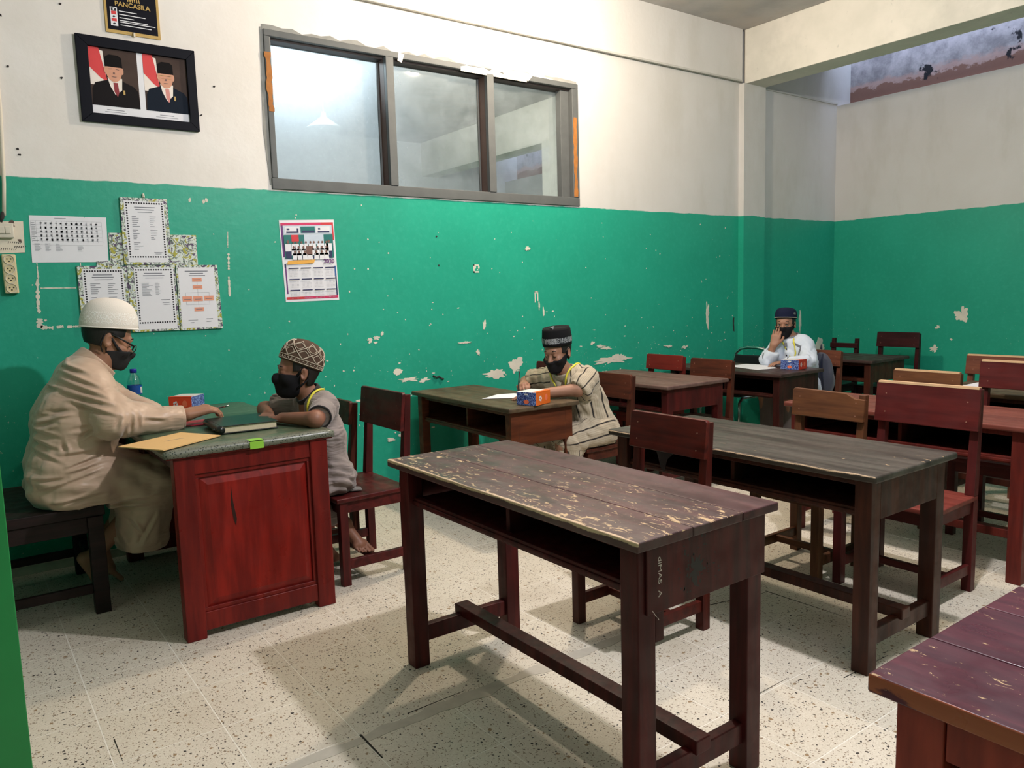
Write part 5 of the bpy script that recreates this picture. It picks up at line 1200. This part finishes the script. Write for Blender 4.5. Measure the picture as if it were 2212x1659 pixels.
# ---------------- boy beside the teacher
def boycap():
    t = NT('cap_brown'); o = t.obj(); MATS['cap_brown'] = t.pbr(t.mix(t.noise(o, 60, 3), lin(62,44,36), lin(92,72,58)), .8, None, .2)
boycap()
creased('shirt_grey', lin(126,114,110), lin(144,132,128), .7, .5, 1.5); cloth('trim_black', lin(26,22,24), lin(34,30,32)); cloth('thread_beige', lin(176,160,140), lin(196,182,164))
plain('lanyard_yellow', lin(226,214,70), .5)
def boy1():
    O = (1.45, 3.44, .42); H = (1.285, 3.43, 1.0); s = .92; f_ = (-.985, .16, .02); M = axes(f_)
    hp = local(HEADF, H, M, s); el_, wr_ = (1.262, 3.205, .808), (1.185, 3.395, .803)
    el2, wr2 = (1.195, 3.66, .815), (1.168, 3.535, .806)
    body = [(hp, 0), (rc((1.300,3.43,.935),(1.345,3.43,.865),.044,.048),.02), (rc((1.36,3.43,.82),(1.40,3.44,.52),.075,.085),.05),
            (rc((1.365,3.315,.835),el_,.038,.035),.03), (rc(el_,wr_,.035,.024),.02), (rc((1.345,3.55,.84),el2,.038,.033),.03), (rc(el2,wr2,.033,.024),.02),
            (rc((1.42,3.37,.49),(1.16,3.36,.46),.06,.045),.03), (rc((1.42,3.52,.49),(1.16,3.53,.46),.06,.045),.03), (rc((1.16,3.36,.46),(1.455,3.39,.26),.045,.032),.02), (rc((1.16,3.53,.46),(1.40,3.55,.16),.045,.032),.02)]
    body += hand_parts(wr_, (-.75,.62,-.10), (0,0,1), .80, 1, (.15,.25,.25), .05)
    body += hand_parts(wr2, (-.55,-.75,-.12), (0,0,1), .80, -1, (.25,.35,.3), .05)
    body += foot_parts((1.455,3.385,.245), (1.462,3.41,.225), (1.515,3.285,.130), (1,.25,.1), .85)
    body += foot_parts((1.40,3.55,.14), (1.38,3.55,.10), (1.50,3.56,.02), (0,1,0), .85)
    b = sdf_obj('person', union(body), (1.02,3.10,-.01), (1.66,3.80,1.16), .0045, 'skin_boy', None, O)
    tag(b, 'small boy in grey shirt and patterned brown cap leaning on the teacher desk', 'person')
    def line(q): return smax(q[:, 2]-.07, smax(-(q[:, 2]+.070+.25*np.clip(-q[:, 0]-.05, 0, .1)), q[:, 0]-np.where(q[:, 2] > .004, .040, -.026), .002), .002)
    P, hf = person_bits(b, O, H, M, s, line, 'skin_boy', 'down')
    sdf_obj('hair', local(hf, H, M, s), np.array(H)-.2, np.array(H)+.2, .005, 'hair', b, O)
    mk = sdf_obj('face_mask', local(mask_fn(.0, -.012, -.128, .005, .3), H, M, s), np.array(H)-.2, np.array(H)+.2, .004, 'mask_black', b, O)
    for sd in (-1, 1):
        MB().tube([P(.02,sd*.070,-.012), P(-.006,sd*.080,.026), P(-.03,sd*.080,.022)], [.007,.004,.003], 6).build('ear_loop', 'mask_black', mk, smooth=True)
        MB().tube([P(.02,sd*.062,-.075), P(-.012,sd*.068,-.050), P(-.034,sd*.074,-.03)], [.006,.004,.003], 6).build('ear_loop', 'mask_black', mk, smooth=True)
    Rm = Matrix([[M[r][c] for c in range(3)] for r in range(3)]); Mc = (Rm @ Matrix.Rotation(math.radians(-22), 3, 'Y')).to_4x4(); Mc.translation = P(-.012, 0, .040)
    ra, rb_ = .110*.93, .088*.95
    prof = [(.98,-.004),(1.0,.0),(1.0,.018),(.965,.045),(.875,.072),(.72,.092),(.50,.106),(.25,.113),(.0,.115)]
    cp = MB(); n = 48
    for (r, z) in prof:
        for j in range(n): t = 2*math.pi*j/n; cp.v.append((ra*r*math.cos(t), rb_*r*math.sin(t), z))
    for k in range(len(prof)-1):
        for j in range(n): cp.f.append((k*n+j, k*n+(j+1) % n, (k+1)*n+(j+1) % n, (k+1)*n+j)); cp.mi.append(0)
    co = cp.build('cap', 'cap_brown', b, smooth=True); co.matrix_local = Mc; q = co.modifiers.new('thick', 'SOLIDIFY'); q.thickness = .003
    def onc(t, z):   # point on the dome at height z
        zs = [p[1] for p in prof]; rs = [p[0] for p in prof]; r = float(np.interp(z, zs, rs))+.012
        return (ra*r*math.cos(t), rb_*r*math.sin(t), z+.001)
    lat = MB(); ns = 9
    for k in range(ns):
        for dr in (-1, 1):
            lat.tube([onc(2*math.pi*(k+dr*1.5*u)/ns, .022+.078*u) for u in np.linspace(0, 1, 12)], .0019, 5)
            for (z0_, z1_, o_) in ((.022, .060, 0), (.060, .092, .5)):
                lat.tube([onc(2*math.pi*(k+o_+dr*.33*math.sin(math.pi*u))/ns, z0_+(z1_-z0_)*u) for u in np.linspace(0, 1, 8)], .0015, 5)
    for z in (.002, .020): lat.tube([onc(a, z) for a in np.linspace(0, 2*math.pi, 40, endpoint=False)], .0017, 5, True)
    lat.build('embroidery', 'thread_beige', co, smooth=True)
    bd = MB()
    for k in range(34):
        t = 2*math.pi*k/34; c = Vector(onc(t, .011)); bd.tube([onc(t-.05, .006), onc(t, .016), onc(t+.05, .006)], .0013, 5)
    bd.build('band_stitching', 'thread_beige', co)
    # shirt
    it = []
    for y in (3.37, 3.50):
        it += [(rc((1.352,y,.845),(1.378,y,.70),.062,.078),.03 if it else 0), (rc((1.378,y,.70),(1.395,y,.50),.078,.083),.04)]
    it += [(rc((1.358,3.33,.850),(1.352,3.545,.850),.050,.050),.035), (rc((1.362,3.32,.845),(1.300,3.235,.818),.054,.051),.03), (rc((1.35,3.55,.845),(1.255,3.62,.825),.054,.060),.03), (rc((1.40,3.36,.50),(1.30,3.35,.47),.078,.07),.04), (rc((1.40,3.52,.50),(1.30,3.53,.47),.078,.07),.04)]
    U = union(it); g1 = folds(.010, 13, (36, 60)); g2 = folds(.004, 15, (100,))
    def shirt(p):
        d = U(p); lw = np.clip((.68-p[:, 2])/.12, .25, 1.0); d = d+g1(p)*lw+g2(p)
        d = d-.0045*np.clip((.62-p[:, 2])/.08, 0, 1)*np.sin(p @ V3(20, 14, 150)+2*np.sin(p @ V3(25, 30, 8)))
        a = (p-V3(1.290,3.222,.815)) @ V3(-.56,-.80,-.22); d = smax(d, np.where(p[:, 2] > .70, a, -1), .002)          # sleeve ends
        a = (p-V3(1.232,3.638,.822)) @ V3(-.76,.60,-.2); d = smax(d, np.where(p[:, 2] > .70, a, -1), .002)
        d = smax(d, .424-p[:, 2], .01)
        return smax(d, -rc((1.28,3.43,.96),(1.35,3.43,.86),.05,.054)(p), .006)
    sh = sdf_obj('shirt', shirt, (1.15,3.12,.40), (1.56,3.76,.95), .0055, 'shirt_grey', b, O)
    def trim(p):
        u_ = rc((1.362,3.32,.845),(1.300,3.235,.818),.054,.051)(p); a = (p-V3(1.290,3.222,.815)) @ V3(-.56,-.80,-.22); return smax(np.abs(u_-.001)-.004, np.abs(a+.002)-.005, .002)
    sdf_obj('sleeve_trim', trim, (1.18,3.10,.72), (1.36,3.34,.92), .004, 'trim_black', sh, O)
    def collar(p):
        nk = rc((1.29,3.43,.95),(1.352,3.43,.858),.049,.056)(p); d = np.abs(nk-.006)-.0045; u_ = (p-V3(1.33,3.43,.90)) @ V3(-.5,0,.86); return smax(smax(d, u_-.018+.3*np.clip(1.33-p[:, 0],0,1), .003), -.022-u_-.25*np.clip(1.33-p[:, 0],0,1), .003)
    sdf_obj('collar', collar, (1.2,3.3,.80), (1.46,3.56,1.0), .0045, 'trim_black', sh, O)
    tl = MB().prism([(-.03,-.06),(.06,-.10),(.075,-.05),(.05,.0),(-.02,.02)], 0, .006, fl).build('shirt_tail', 'shirt_grey', sh); tl.location = (.005, -.03, .006)
    lan = [Vector(q.tolist())-Vector(O) for q in on_surface(U, ((1.385,3.372,.930),(1.345,3.350,.912),(1.312,3.340,.880),(1.288,3.338,.84),(1.278,3.345,.78)), .007)]
    MB().tube(lan, .0055, 6).build('lanyard', 'lanyard_yellow', sh, smooth=True)
    sdf_obj('trousers', union([(rc((1.40,3.36,.49),(1.17,3.355,.46),.072,.06),0),(rc((1.40,3.52,.49),(1.17,3.53,.46),.072,.06),.03),(rc((1.17,3.355,.46),(1.385,3.385,.31),.058,.048),.02),(rc((1.17,3.53,.46),(1.35,3.545,.22),.058,.05),.02)]), (1.05,3.25,.15), (1.52,3.65,.60), .006, 'shirt_grey', b, O)
    return b
boy1()
# ---------------- boy writing in a striped robe
def striped(t, o, c):
    x, y, z = t.sep(o)[:3]
    at = t.n('ShaderNodeAttribute'); at.attribute_name = 'stripe'; w = at.outputs['Fac']
    k = t.math('ABSOLUTE', t.math('SUBTRACT', t.math('FRACT', w), .5))
    c = t.mix(t.ramp(k, .07, .045), c, lin(34,30,30))
    f = t.math('ABSOLUTE', t.math('SUBTRACT', t.math('FRACT', t.math('MULTIPLY', w, 6)), .5))
    return t.mix(t.math('MULTIPLY', t.ramp(f, .22, .1), .4), c, lin(140,122,100))
cloth('robe_striped', lin(172,158,136), lin(186,174,154), .75, 500, .2, striped)
cloth('cap_black', lin(14,13,15), lin(20,19,22), .9, 700, 0)
def silver_band():
    t = NT('cap_band'); o = t.obj(); n = t.noise(o, 75, 3, .5, 2.0); v = t.voro(o, 110)
    c = t.mix(t.ramp(n, .50, .54), lin(150,152,154), lin(38,40,46)); c = t.mix(t.ramp(v.outputs['Distance'], .12, .08), c, lin(200,202,204)); MATS['cap_band'] = t.pbr(c, .5, None, .4)
silver_band()
def oval_cap(par, Mc, ra, rb_, prof, mat, name='cap', n=48):
    cp = MB()
    for (r, z) in prof:
        for j in range(n): t = 2*math.pi*j/n; cp.v.append((ra*r*math.cos(t), rb_*r*math.sin(t), z))
    for k in range(len(prof)-1):
        for j in range(n): cp.f.append((k*n+j, k*n+(j+1) % n, (k+1)*n+(j+1) % n, (k+1)*n+j)); cp.mi.append(0)
    co = cp.build(name, mat, par, smooth=True)
    if Mc is not None: co.matrix_local = Mc
    return co
def boy2():
    O = (3.08, 3.47, .42); H = (2.912, 3.530, .978); s = .92; f_ = (-.90, -.28, -.25); M = axes(f_)
    hp = local(HEADF, H, M, s); el_, wr_ = (2.905, 3.345, .768), (2.700, 3.470, .752); el2, wr2 = (2.955, 3.905, .765), (2.855, 3.800, .765)
    body = [(hp, 0), (rc((2.935,3.52,.885),(2.99,3.515,.82),.047,.052),.02), (rc((3.01,3.50,.77),(3.10,3.46,.50),.085,.095),.05),
            (rc((3.00,3.37,.80),el_,.042,.038),.03), (rc(el_,wr_,.038,.026),.02), (rc((2.99,3.68,.79),el2,.042,.036),.03), (rc(el2,wr2,.036,.025),.02),
            (rc((3.10,3.38,.49),(2.80,3.36,.46),.07,.05),.03), (rc((3.10,3.56,.49),(2.80,3.60,.46),.07,.05),.03), (rc((2.80,3.36,.46),(2.82,3.36,.07),.048,.035),.02), (rc((2.80,3.60,.46),(2.82,3.60,.07),.048,.035),.02)]
    body += hand_parts(wr_, (-.85,.50,-.08), (0,0,1), .88, 1, (.12,.2,.2), .05)
    body += hand_parts(wr2, (-.70,-.68,.08), (-.2,.2,.95), .88, -1, (.75,.8,.5), .02, .5)
    body += foot_parts((2.82,3.36,.06), (2.85,3.36,.032), (2.66,3.36,.02), (0,1,0), .95); body += foot_parts((2.82,3.60,.06), (2.85,3.60,.032), (2.66,3.60,.02), (0,-1,0), .95)
    b = sdf_obj('person', union(body), (2.55,3.22,-.01), (3.26,3.98,1.13), .005, 'skin_boy_pale', None, O)
    tag(b, 'boy in striped cream robe and black cap with silver band, writing at his desk', 'person')
    def line(q): return smax(q[:, 2]-.07, smax(-(q[:, 2]+.065), q[:, 0]-np.where(q[:, 2] > .004, .045, -.026), .002), .002)
    P, hf = person_bits(b, O, H, M, s, line, 'skin_boy_pale', 'down')
    sdf_obj('hair', local(hf, H, M, s), np.array(H)-.2, np.array(H)+.2, .0055, 'hair', b, O)
    mk = sdf_obj('face_mask', local(mask_fn(-.030, .002, -.125, .0, .3), H, M, s), np.array(H)-.2, np.array(H)+.2, .0045, 'mask_black', b, O)
    for sd in (-1, 1):
        MB().tube([P(.01,sd*.070,-.006), P(-.008,sd*.080,.024), P(-.03,sd*.080,.022)], [.008,.004,.003], 6).build('ear_loop', 'mask_black', mk, smooth=True)
    Rm = Matrix([[M[r][c] for c in range(3)] for r in range(3)]); Mc = (Rm @ Matrix.Rotation(math.radians(-9), 3, 'Y')).to_4x4(); Mc.translation = P(-.012, 0, .050)
    ra, rb_ = .106*.93, .088*.94
    co = oval_cap(b, Mc, ra, rb_, [(.99,-.004),(1.0,.010),(1.0,.045),(.955,.088),(.90,.101),(.78,.098),(.45,.094),(.0,.096)], 'cap_black'); q = co.modifiers.new('thick', 'SOLIDIFY'); q.thickness = .003
    oval_cap(co, None, ra*1.02, rb_*1.02, [(1.0,.014),(1.003,.046)], 'cap_band', 'silver_band')
    MB().tube([(-.02,-.03,.098),(.03,-.02,.099),(.05,.01,.101)], .006, 6).build('cap_lining', 'cap_band', co)
    it = []
    for y in (3.435, 3.575):
        it += [(rc((2.985,y,.82),(3.035,y-.01,.68),.075,.10),.03 if it else 0), (rc((3.035,y-.01,.68),(3.095,y-.03,.52),.10,.115),.05)]
    it += [(rc((3.0,3.385,.825),(2.985,3.665,.812),.062,.062),.04), (rc((3.0,3.375,.815),(2.935,3.355,.785),.068,.072),.03), (rc((2.985,3.68,.805),(2.965,3.845,.782),.065,.066),.03),
           (rc((3.10,3.37,.51),(2.84,3.36,.475),.100,.080),.05), (rc((3.10,3.55,.51),(2.84,3.58,.475),.100,.080),.05), (rc((2.84,3.36,.47),(2.86,3.36,.10),.078,.065),.03), (rc((2.84,3.58,.47),(2.86,3.58,.10),.078,.065),.03)]
    U = union(it); g1 = folds(.012, 23, (32, 55)); g2 = folds(.005, 25, (95,))
    def robe(p):
        d = U(p)+g1(p)*np.clip((.86-p[:, 2])/.1, .3, 1)+g2(p)
        wz = np.exp(-((p[:, 2]-.585-.1*(p[:, 0]-3.05))/.012)**2); d = d+.004*wz     # waist crease where the shirt ends
        d = smax(d, np.where(p[:, 2] > .69, (p-V3(2.915,3.35,.775)) @ V3(-.86,-.1,-.45)-.02, -1), .003); d = smax(d, np.where(p[:, 2] > .69, (p-V3(2.965,3.86,.78)) @ V3(-.25,.95,-.15), -1), .003)
        d = smax(d, .06-p[:, 2], .004); bx = np.maximum(np.maximum(2.94-p[:, 0], p[:, 0]-3.36), p[:, 2]-.424); d = smax(d, -bx, .006)
        return smax(d, -rc((2.92,3.525,.90),(2.99,3.515,.82),.053,.058)(p), .008)
    rb = sdf_obj('robe', robe, (2.72,3.20,.03), (3.28,3.96,.94), .006, 'robe_striped', b, O)
    # stripes run along each limb: angle round the nearest limb axis, stored on the mesh
    LB = (((3.03,3.51,.92),(3.09,3.47,.56),13,.150),((3.0,3.375,.82),(2.93,3.355,.78),8,.068),((2.985,3.66,.81),(2.965,3.86,.78),8,.066),((3.08,3.36,.50),(2.84,3.36,.475),9,.08),((3.08,3.57,.50),(2.84,3.58,.475),9,.08),((2.84,3.36,.46),(2.86,3.36,.08),8,.07),((2.84,3.58,.46),(2.86,3.58,.08),8,.07))
    n_ = len(rb.data.vertices); co_ = np.zeros(n_*3, np.float32); rb.data.vertices.foreach_get('co', co_); co_ = co_.reshape(-1, 3)+np.array(O, np.float32)
    best = np.full(n_, 9., np.float32); wv = np.zeros(n_, np.float32)
    for a_, b_, N_, r_ in LB:
        dd = rc(a_, b_, r_, r_)(co_); ax = Vector(b_)-Vector(a_); ax.normalize(); e1 = ax.cross(Vector((.3, .9, .2))).normalized(); e2 = ax.cross(e1); q_ = co_-np.array(a_, np.float32)
        an = np.arctan2(q_ @ np.array(e2, np.float32), q_ @ np.array(e1, np.float32))/(2*np.pi)*N_+20
        m_ = dd < best; best[m_] = dd[m_]; wv[m_] = an[m_]
    at_ = rb.data.attributes.new('stripe', 'FLOAT', 'POINT'); at_.data.foreach_set('value', wv)
    def collar(p):
        nk = rc((2.925,3.525,.90),(2.992,3.515,.815),.052,.060)(p); d = np.abs(nk-.006)-.0045; u_ = (p-V3(2.965,3.52,.86)) @ V3(-.5,0,.86); return smax(smax(d, u_-.016, .003), -.022-u_, .003)
    sdf_obj('collar', collar, (2.82,3.38,.76), (3.10,3.66,.98), .005, 'robe_striped', rb, O)
    for pts in (((3.02,3.455,.895),(2.965,3.430,.868),(2.925,3.445,.815),(2.912,3.47,.76)), ((2.985,3.60,.892),(2.945,3.595,.845),(2.915,3.56,.79),(2.905,3.535,.75))):
        MB().tube([Vector(q.tolist())-Vector(O) for q in on_surface(U, pts, .008)], .006, 6).build('lanyard', 'lanyard_yellow', rb, smooth=True)
    MB().tube([Vector(q)-Vector(O) for q in ((2.908,3.49,.70),(2.912,3.46,.705))], .003, 5).build('pocket_edge', 'trim_black', rb)
    return b
boy2()
p2 = thing('pencil', 'dark pencil in the hand of the writing boy', 'pencil', (2.79, 3.745, .79))
MB().tube([(-.035,-.02,-.058),(.03,.045,.062)], .0042, 8).build('shaft', 'pen_black', p2, smooth=True); MB().tube([(.03,.045,.062),(.036,.051,.073)], .0044, 8).build('ferrule', 'pen_steel', p2)

# ---------------- boy in white jacket, hand on his mask
def jacket(t, o, c):   # sewn-in grey yoke bands
    x, y, z = t.sep(o)[:3]; a = t.math('ABSOLUTE', t.math('SUBTRACT', y, .03))
    def seg(a0, a1, z0, z1, w):
        k = t.math('SUBTRACT', t.math('SUBTRACT', z, z0), t.math('MULTIPLY', t.math('SUBTRACT', a, a0), (z1-z0)/(a1-a0)))
        return t.math('MULTIPLY', t.math('LESS_THAN', t.math('ABSOLUTE', k), w), t.math('MULTIPLY', t.math('GREATER_THAN', a, a0), t.math('LESS_THAN', a, a1)))
    b = seg(.055, .125, .462, .425, .010); b2 = seg(.095, .125, .345, .425, .022)
    return t.mix(t.math('MAXIMUM', b, b2), c, lin(110,112,120))
cloth('jacket_white', lin(196,206,222), lin(214,222,234), .7, 500, .2, jacket); cloth('cap_navy', lin(16,22,46), lin(22,28,56), .9, 700, 0); cloth('trim_grey', lin(112,114,122), lin(126,128,134)); cloth('trouser_grey', lin(92,84,80), lin(110,100,94))
def boy3():
    O = (5.50, 3.63, .42); H = (5.42, 3.700, 1.022); s = .90; f_ = (-.93, -.36, -.05); M = axes(f_)
    hp = local(HEADF, H, M, s); el_, wr_ = (5.270, 3.755, .748), (5.275, 3.705, .862); el2, wr2 = (5.375, 3.455, .742), (5.25, 3.58, .735)
    body = [(hp, 0), (rc((5.435,3.68,.95),(5.46,3.66,.885),.044,.048),.02), (rc((5.47,3.64,.84),(5.52,3.62,.50),.085,.09),.05),
            (rc((5.45,3.775,.85),el_,.04,.036),.03), (rc(el_,wr_,.034,.024),.02), (rc((5.46,3.54,.85),el2,.04,.036),.03), (rc(el2,wr2,.034,.024),.02),
            (rc((5.52,3.54,.49),(5.22,3.52,.46),.07,.05),.03), (rc((5.52,3.72,.49),(5.22,3.74,.46),.07,.05),.03), (rc((5.22,3.52,.46),(5.25,3.52,.08),.048,.035),.02), (rc((5.22,3.74,.46),(5.25,3.74,.08),.048,.035),.02)]
    body += hand_parts(wr_, (.22,-.12,.95), (-.85,-.50,.10), .90, 1, (.10,.22,.22), .16, .9)
    body += hand_parts(wr2, (-.8,.55,-.05), (0,0,1), .85, 1, (.2,.3,.3), .05)
    body += foot_parts((5.25,3.52,.06), (5.28,3.52,.032), (5.09,3.52,.02), (0,1,0), .95); body += foot_parts((5.25,3.74,.06), (5.28,3.74,.032), (5.09,3.74,.02), (0,-1,0), .95)
    b = sdf_obj('person', union(body), (5.04,3.27,-.01), (5.66,3.92,1.18), .005, 'skin_boy_pale', None, O)
    tag(b, 'boy in white jacket and navy cap holding a hand to his black mask', 'person')
    def line(q): return smax(q[:, 2]-.07, smax(-(q[:, 2]+.065), q[:, 0]-np.where(q[:, 2] > .004, .042, -.026), .002), .002)
    P, hf = person_bits(b, O, H, M, s, line, 'skin_boy_pale', 'open')
    sdf_obj('hair', local(hf, H, M, s), np.array(H)-.2, np.array(H)+.2, .0055, 'hair', b, O)
    mk = sdf_obj('face_mask', local(mask_fn(-.014, -.004, -.122, .0, .3), H, M, s), np.array(H)-.2, np.array(H)+.2, .0045, 'mask_black', b, O)
    for sd in (-1, 1):
        MB().tube([P(.01,sd*.070,-.010), P(-.008,sd*.080,.024), P(-.03,sd*.080,.022)], [.007,.004,.003], 6).build('ear_loop', 'mask_black', mk, smooth=True)
    Rm = Matrix([[M[r][c] for c in range(3)] for r in range(3)]); Mc = (Rm @ Matrix.Rotation(math.radians(-8), 3, 'Y')).to_4x4(); Mc.translation = P(-.012, 0, .050)
    ra, rb_ = .107*.93, .088*.94
    co = oval_cap(b, Mc, ra, rb_, [(.99,.0),(1.0,.01),(.995,.036),(.95,.058),(.83,.074),(.58,.084),(.3,.088),(.0,.089)], 'cap_navy'); q = co.modifiers.new('thick', 'SOLIDIFY'); q.thickness = .003
    MB().tube([(ra*1.015*math.cos(a), rb_*1.015*math.sin(a), .006) for a in np.linspace(0, 2*math.pi, 40, endpoint=False)], .0028, 6, True).build('white_piping', 'thread_beige', co, smooth=True)
    a0 = 1.15; MB().lathe([(.0105,.0),(.0105,.003),(.0,.004)], 12, Matrix.Translation((ra*1.01*math.cos(a0), rb_*1.01*math.sin(a0), .038)) @ Matrix.Rotation(a0, 4, 'Z') @ Matrix.Rotation(math.pi/2, 4, 'Y')).build('round_badge', 'cap_band', co)
    it = []
    for y in (3.585, 3.715):
        it += [(rc((5.455,y,.875),(5.49,y,.70),.070,.095),.03 if it else 0), (rc((5.49,y,.70),(5.53,y-.01,.50),.095,.11),.05)]
    it += [(rc((5.425,3.662,.885),(5.455,3.645,.74),.052,.09),.03), (rc((5.465,3.545,.855),(5.455,3.755,.853),.052,.052),.04), (rc((5.455,3.785,.855),(5.278,3.765,.745),.064,.052),.03), (rc((5.278,3.765,.75),(5.275,3.715,.80),.05,.044),.02), (rc((5.465,3.535,.845),(5.385,3.465,.752),.053,.048),.03), (rc((5.385,3.455,.75),(5.27,3.56,.738),.048,.04),.02)]
    U = union(it); g1 = folds(.017, 33, (34, 58, 80))
    def jk(p):
        d = U(p)+g1(p)*np.clip((.90-p[:, 2])/.1, .3, 1); d = smax(d, .424-p[:, 2], .006)
        d = smax(d, (p-V3(5.275,3.71,.812)) @ V3(.0,-.35,.93)-np.where((p[:, 0] > 5.335) | (p[:, 1] < 3.655), 1.0, 0), .003)
        d = smax(d, -rc((5.425,3.685,.975),(5.46,3.66,.905),.047,.050)(p), .006); return smax(d, -(np.maximum(p[:, 0]-5.325, p[:, 2]-.703)), .004)
    jo = sdf_obj('jacket', jk, (5.17,3.27,.40), (5.68,3.90,.98), .006, 'jacket_white', b, O)
    def collar(p):
        nk = rc((5.428,3.683,.965),(5.462,3.66,.88),.049,.057)(p); d = np.abs(nk-.013)-.006; u_ = (p-V3(5.45,3.668,.915)) @ V3(-.25,.1,.96); return smax(smax(d, u_-.022, .003), -.020-u_, .003)
    sdf_obj('collar', collar, (5.32,3.53,.83), (5.58,3.80,1.02), .005, 'trim_grey', jo, O)
    for pts in (((5.40,3.60,.905),(5.372,3.585,.86),(5.362,3.575,.80),(5.358,3.58,.755)), ((5.39,3.70,.90),(5.362,3.68,.87),(5.356,3.64,.81),(5.352,3.60,.755))):
        MB().tube([Vector(q.tolist())-Vector(O) for q in on_surface(U, pts, .008)], .0055, 6).build('lanyard', 'lanyard_yellow', jo, smooth=True)
    for z in (.83, .78): MB().lathe([(0,.004),(.006,.003),(.007,0)], 10, Matrix.Translation(Vector((5.357,3.645,z))-Vector(O)) @ Matrix.Rotation(-math.pi/2, 4, 'Y')).build('button', 'ink_black', jo)
    box('zip_tab', -.150, -.143, .01, .03, .43, .46, 'trim_grey', jo)
    sdf_obj('trousers', union([(rc((5.52,3.55,.49),(5.24,3.525,.465),.085,.068),0),(rc((5.52,3.71,.49),(5.24,3.735,.465),.085,.068),.03),(rc((5.24,3.525,.46),(5.26,3.525,.10),.066,.055),.02),(rc((5.24,3.735,.46),(5.26,3.735,.10),.066,.055),.02)]), (5.12,3.42,.03), (5.64,3.84,.60), .008, 'trouser_grey', b, O)
    return b
boy3()
cloth('bag_grey', lin(60,62,76), lin(84,86,100)); cloth('bag_navy', lin(22,26,46), lin(30,34,56))
bg = sdf_obj('backpack', union([(ell((5.66,3.53,.60),(.06,.105,.19)),0),(ell((5.70,3.53,.55),(.06,.09,.12)),.03)]), (5.5,3.36,.38), (5.84,3.70,.84), .008, 'bag_grey', None, (5.66, 3.53, .42))
tag(bg, 'grey backpack hanging behind the boy in the white jacket', 'backpack')
MB().tube([(-.075,-.06,.36),(-.11,-.07,.30),(-.12,-.08,.20),(-.09,-.08,.06)], .012, 8).build('shoulder_strap', 'bag_navy', bg, smooth=True)
MB().tube([(-.03,-.02,.395),(0,.0,.43),(.02,.02,.395)], .006, 6).build('carry_loop', 'bag_navy', bg, smooth=True)
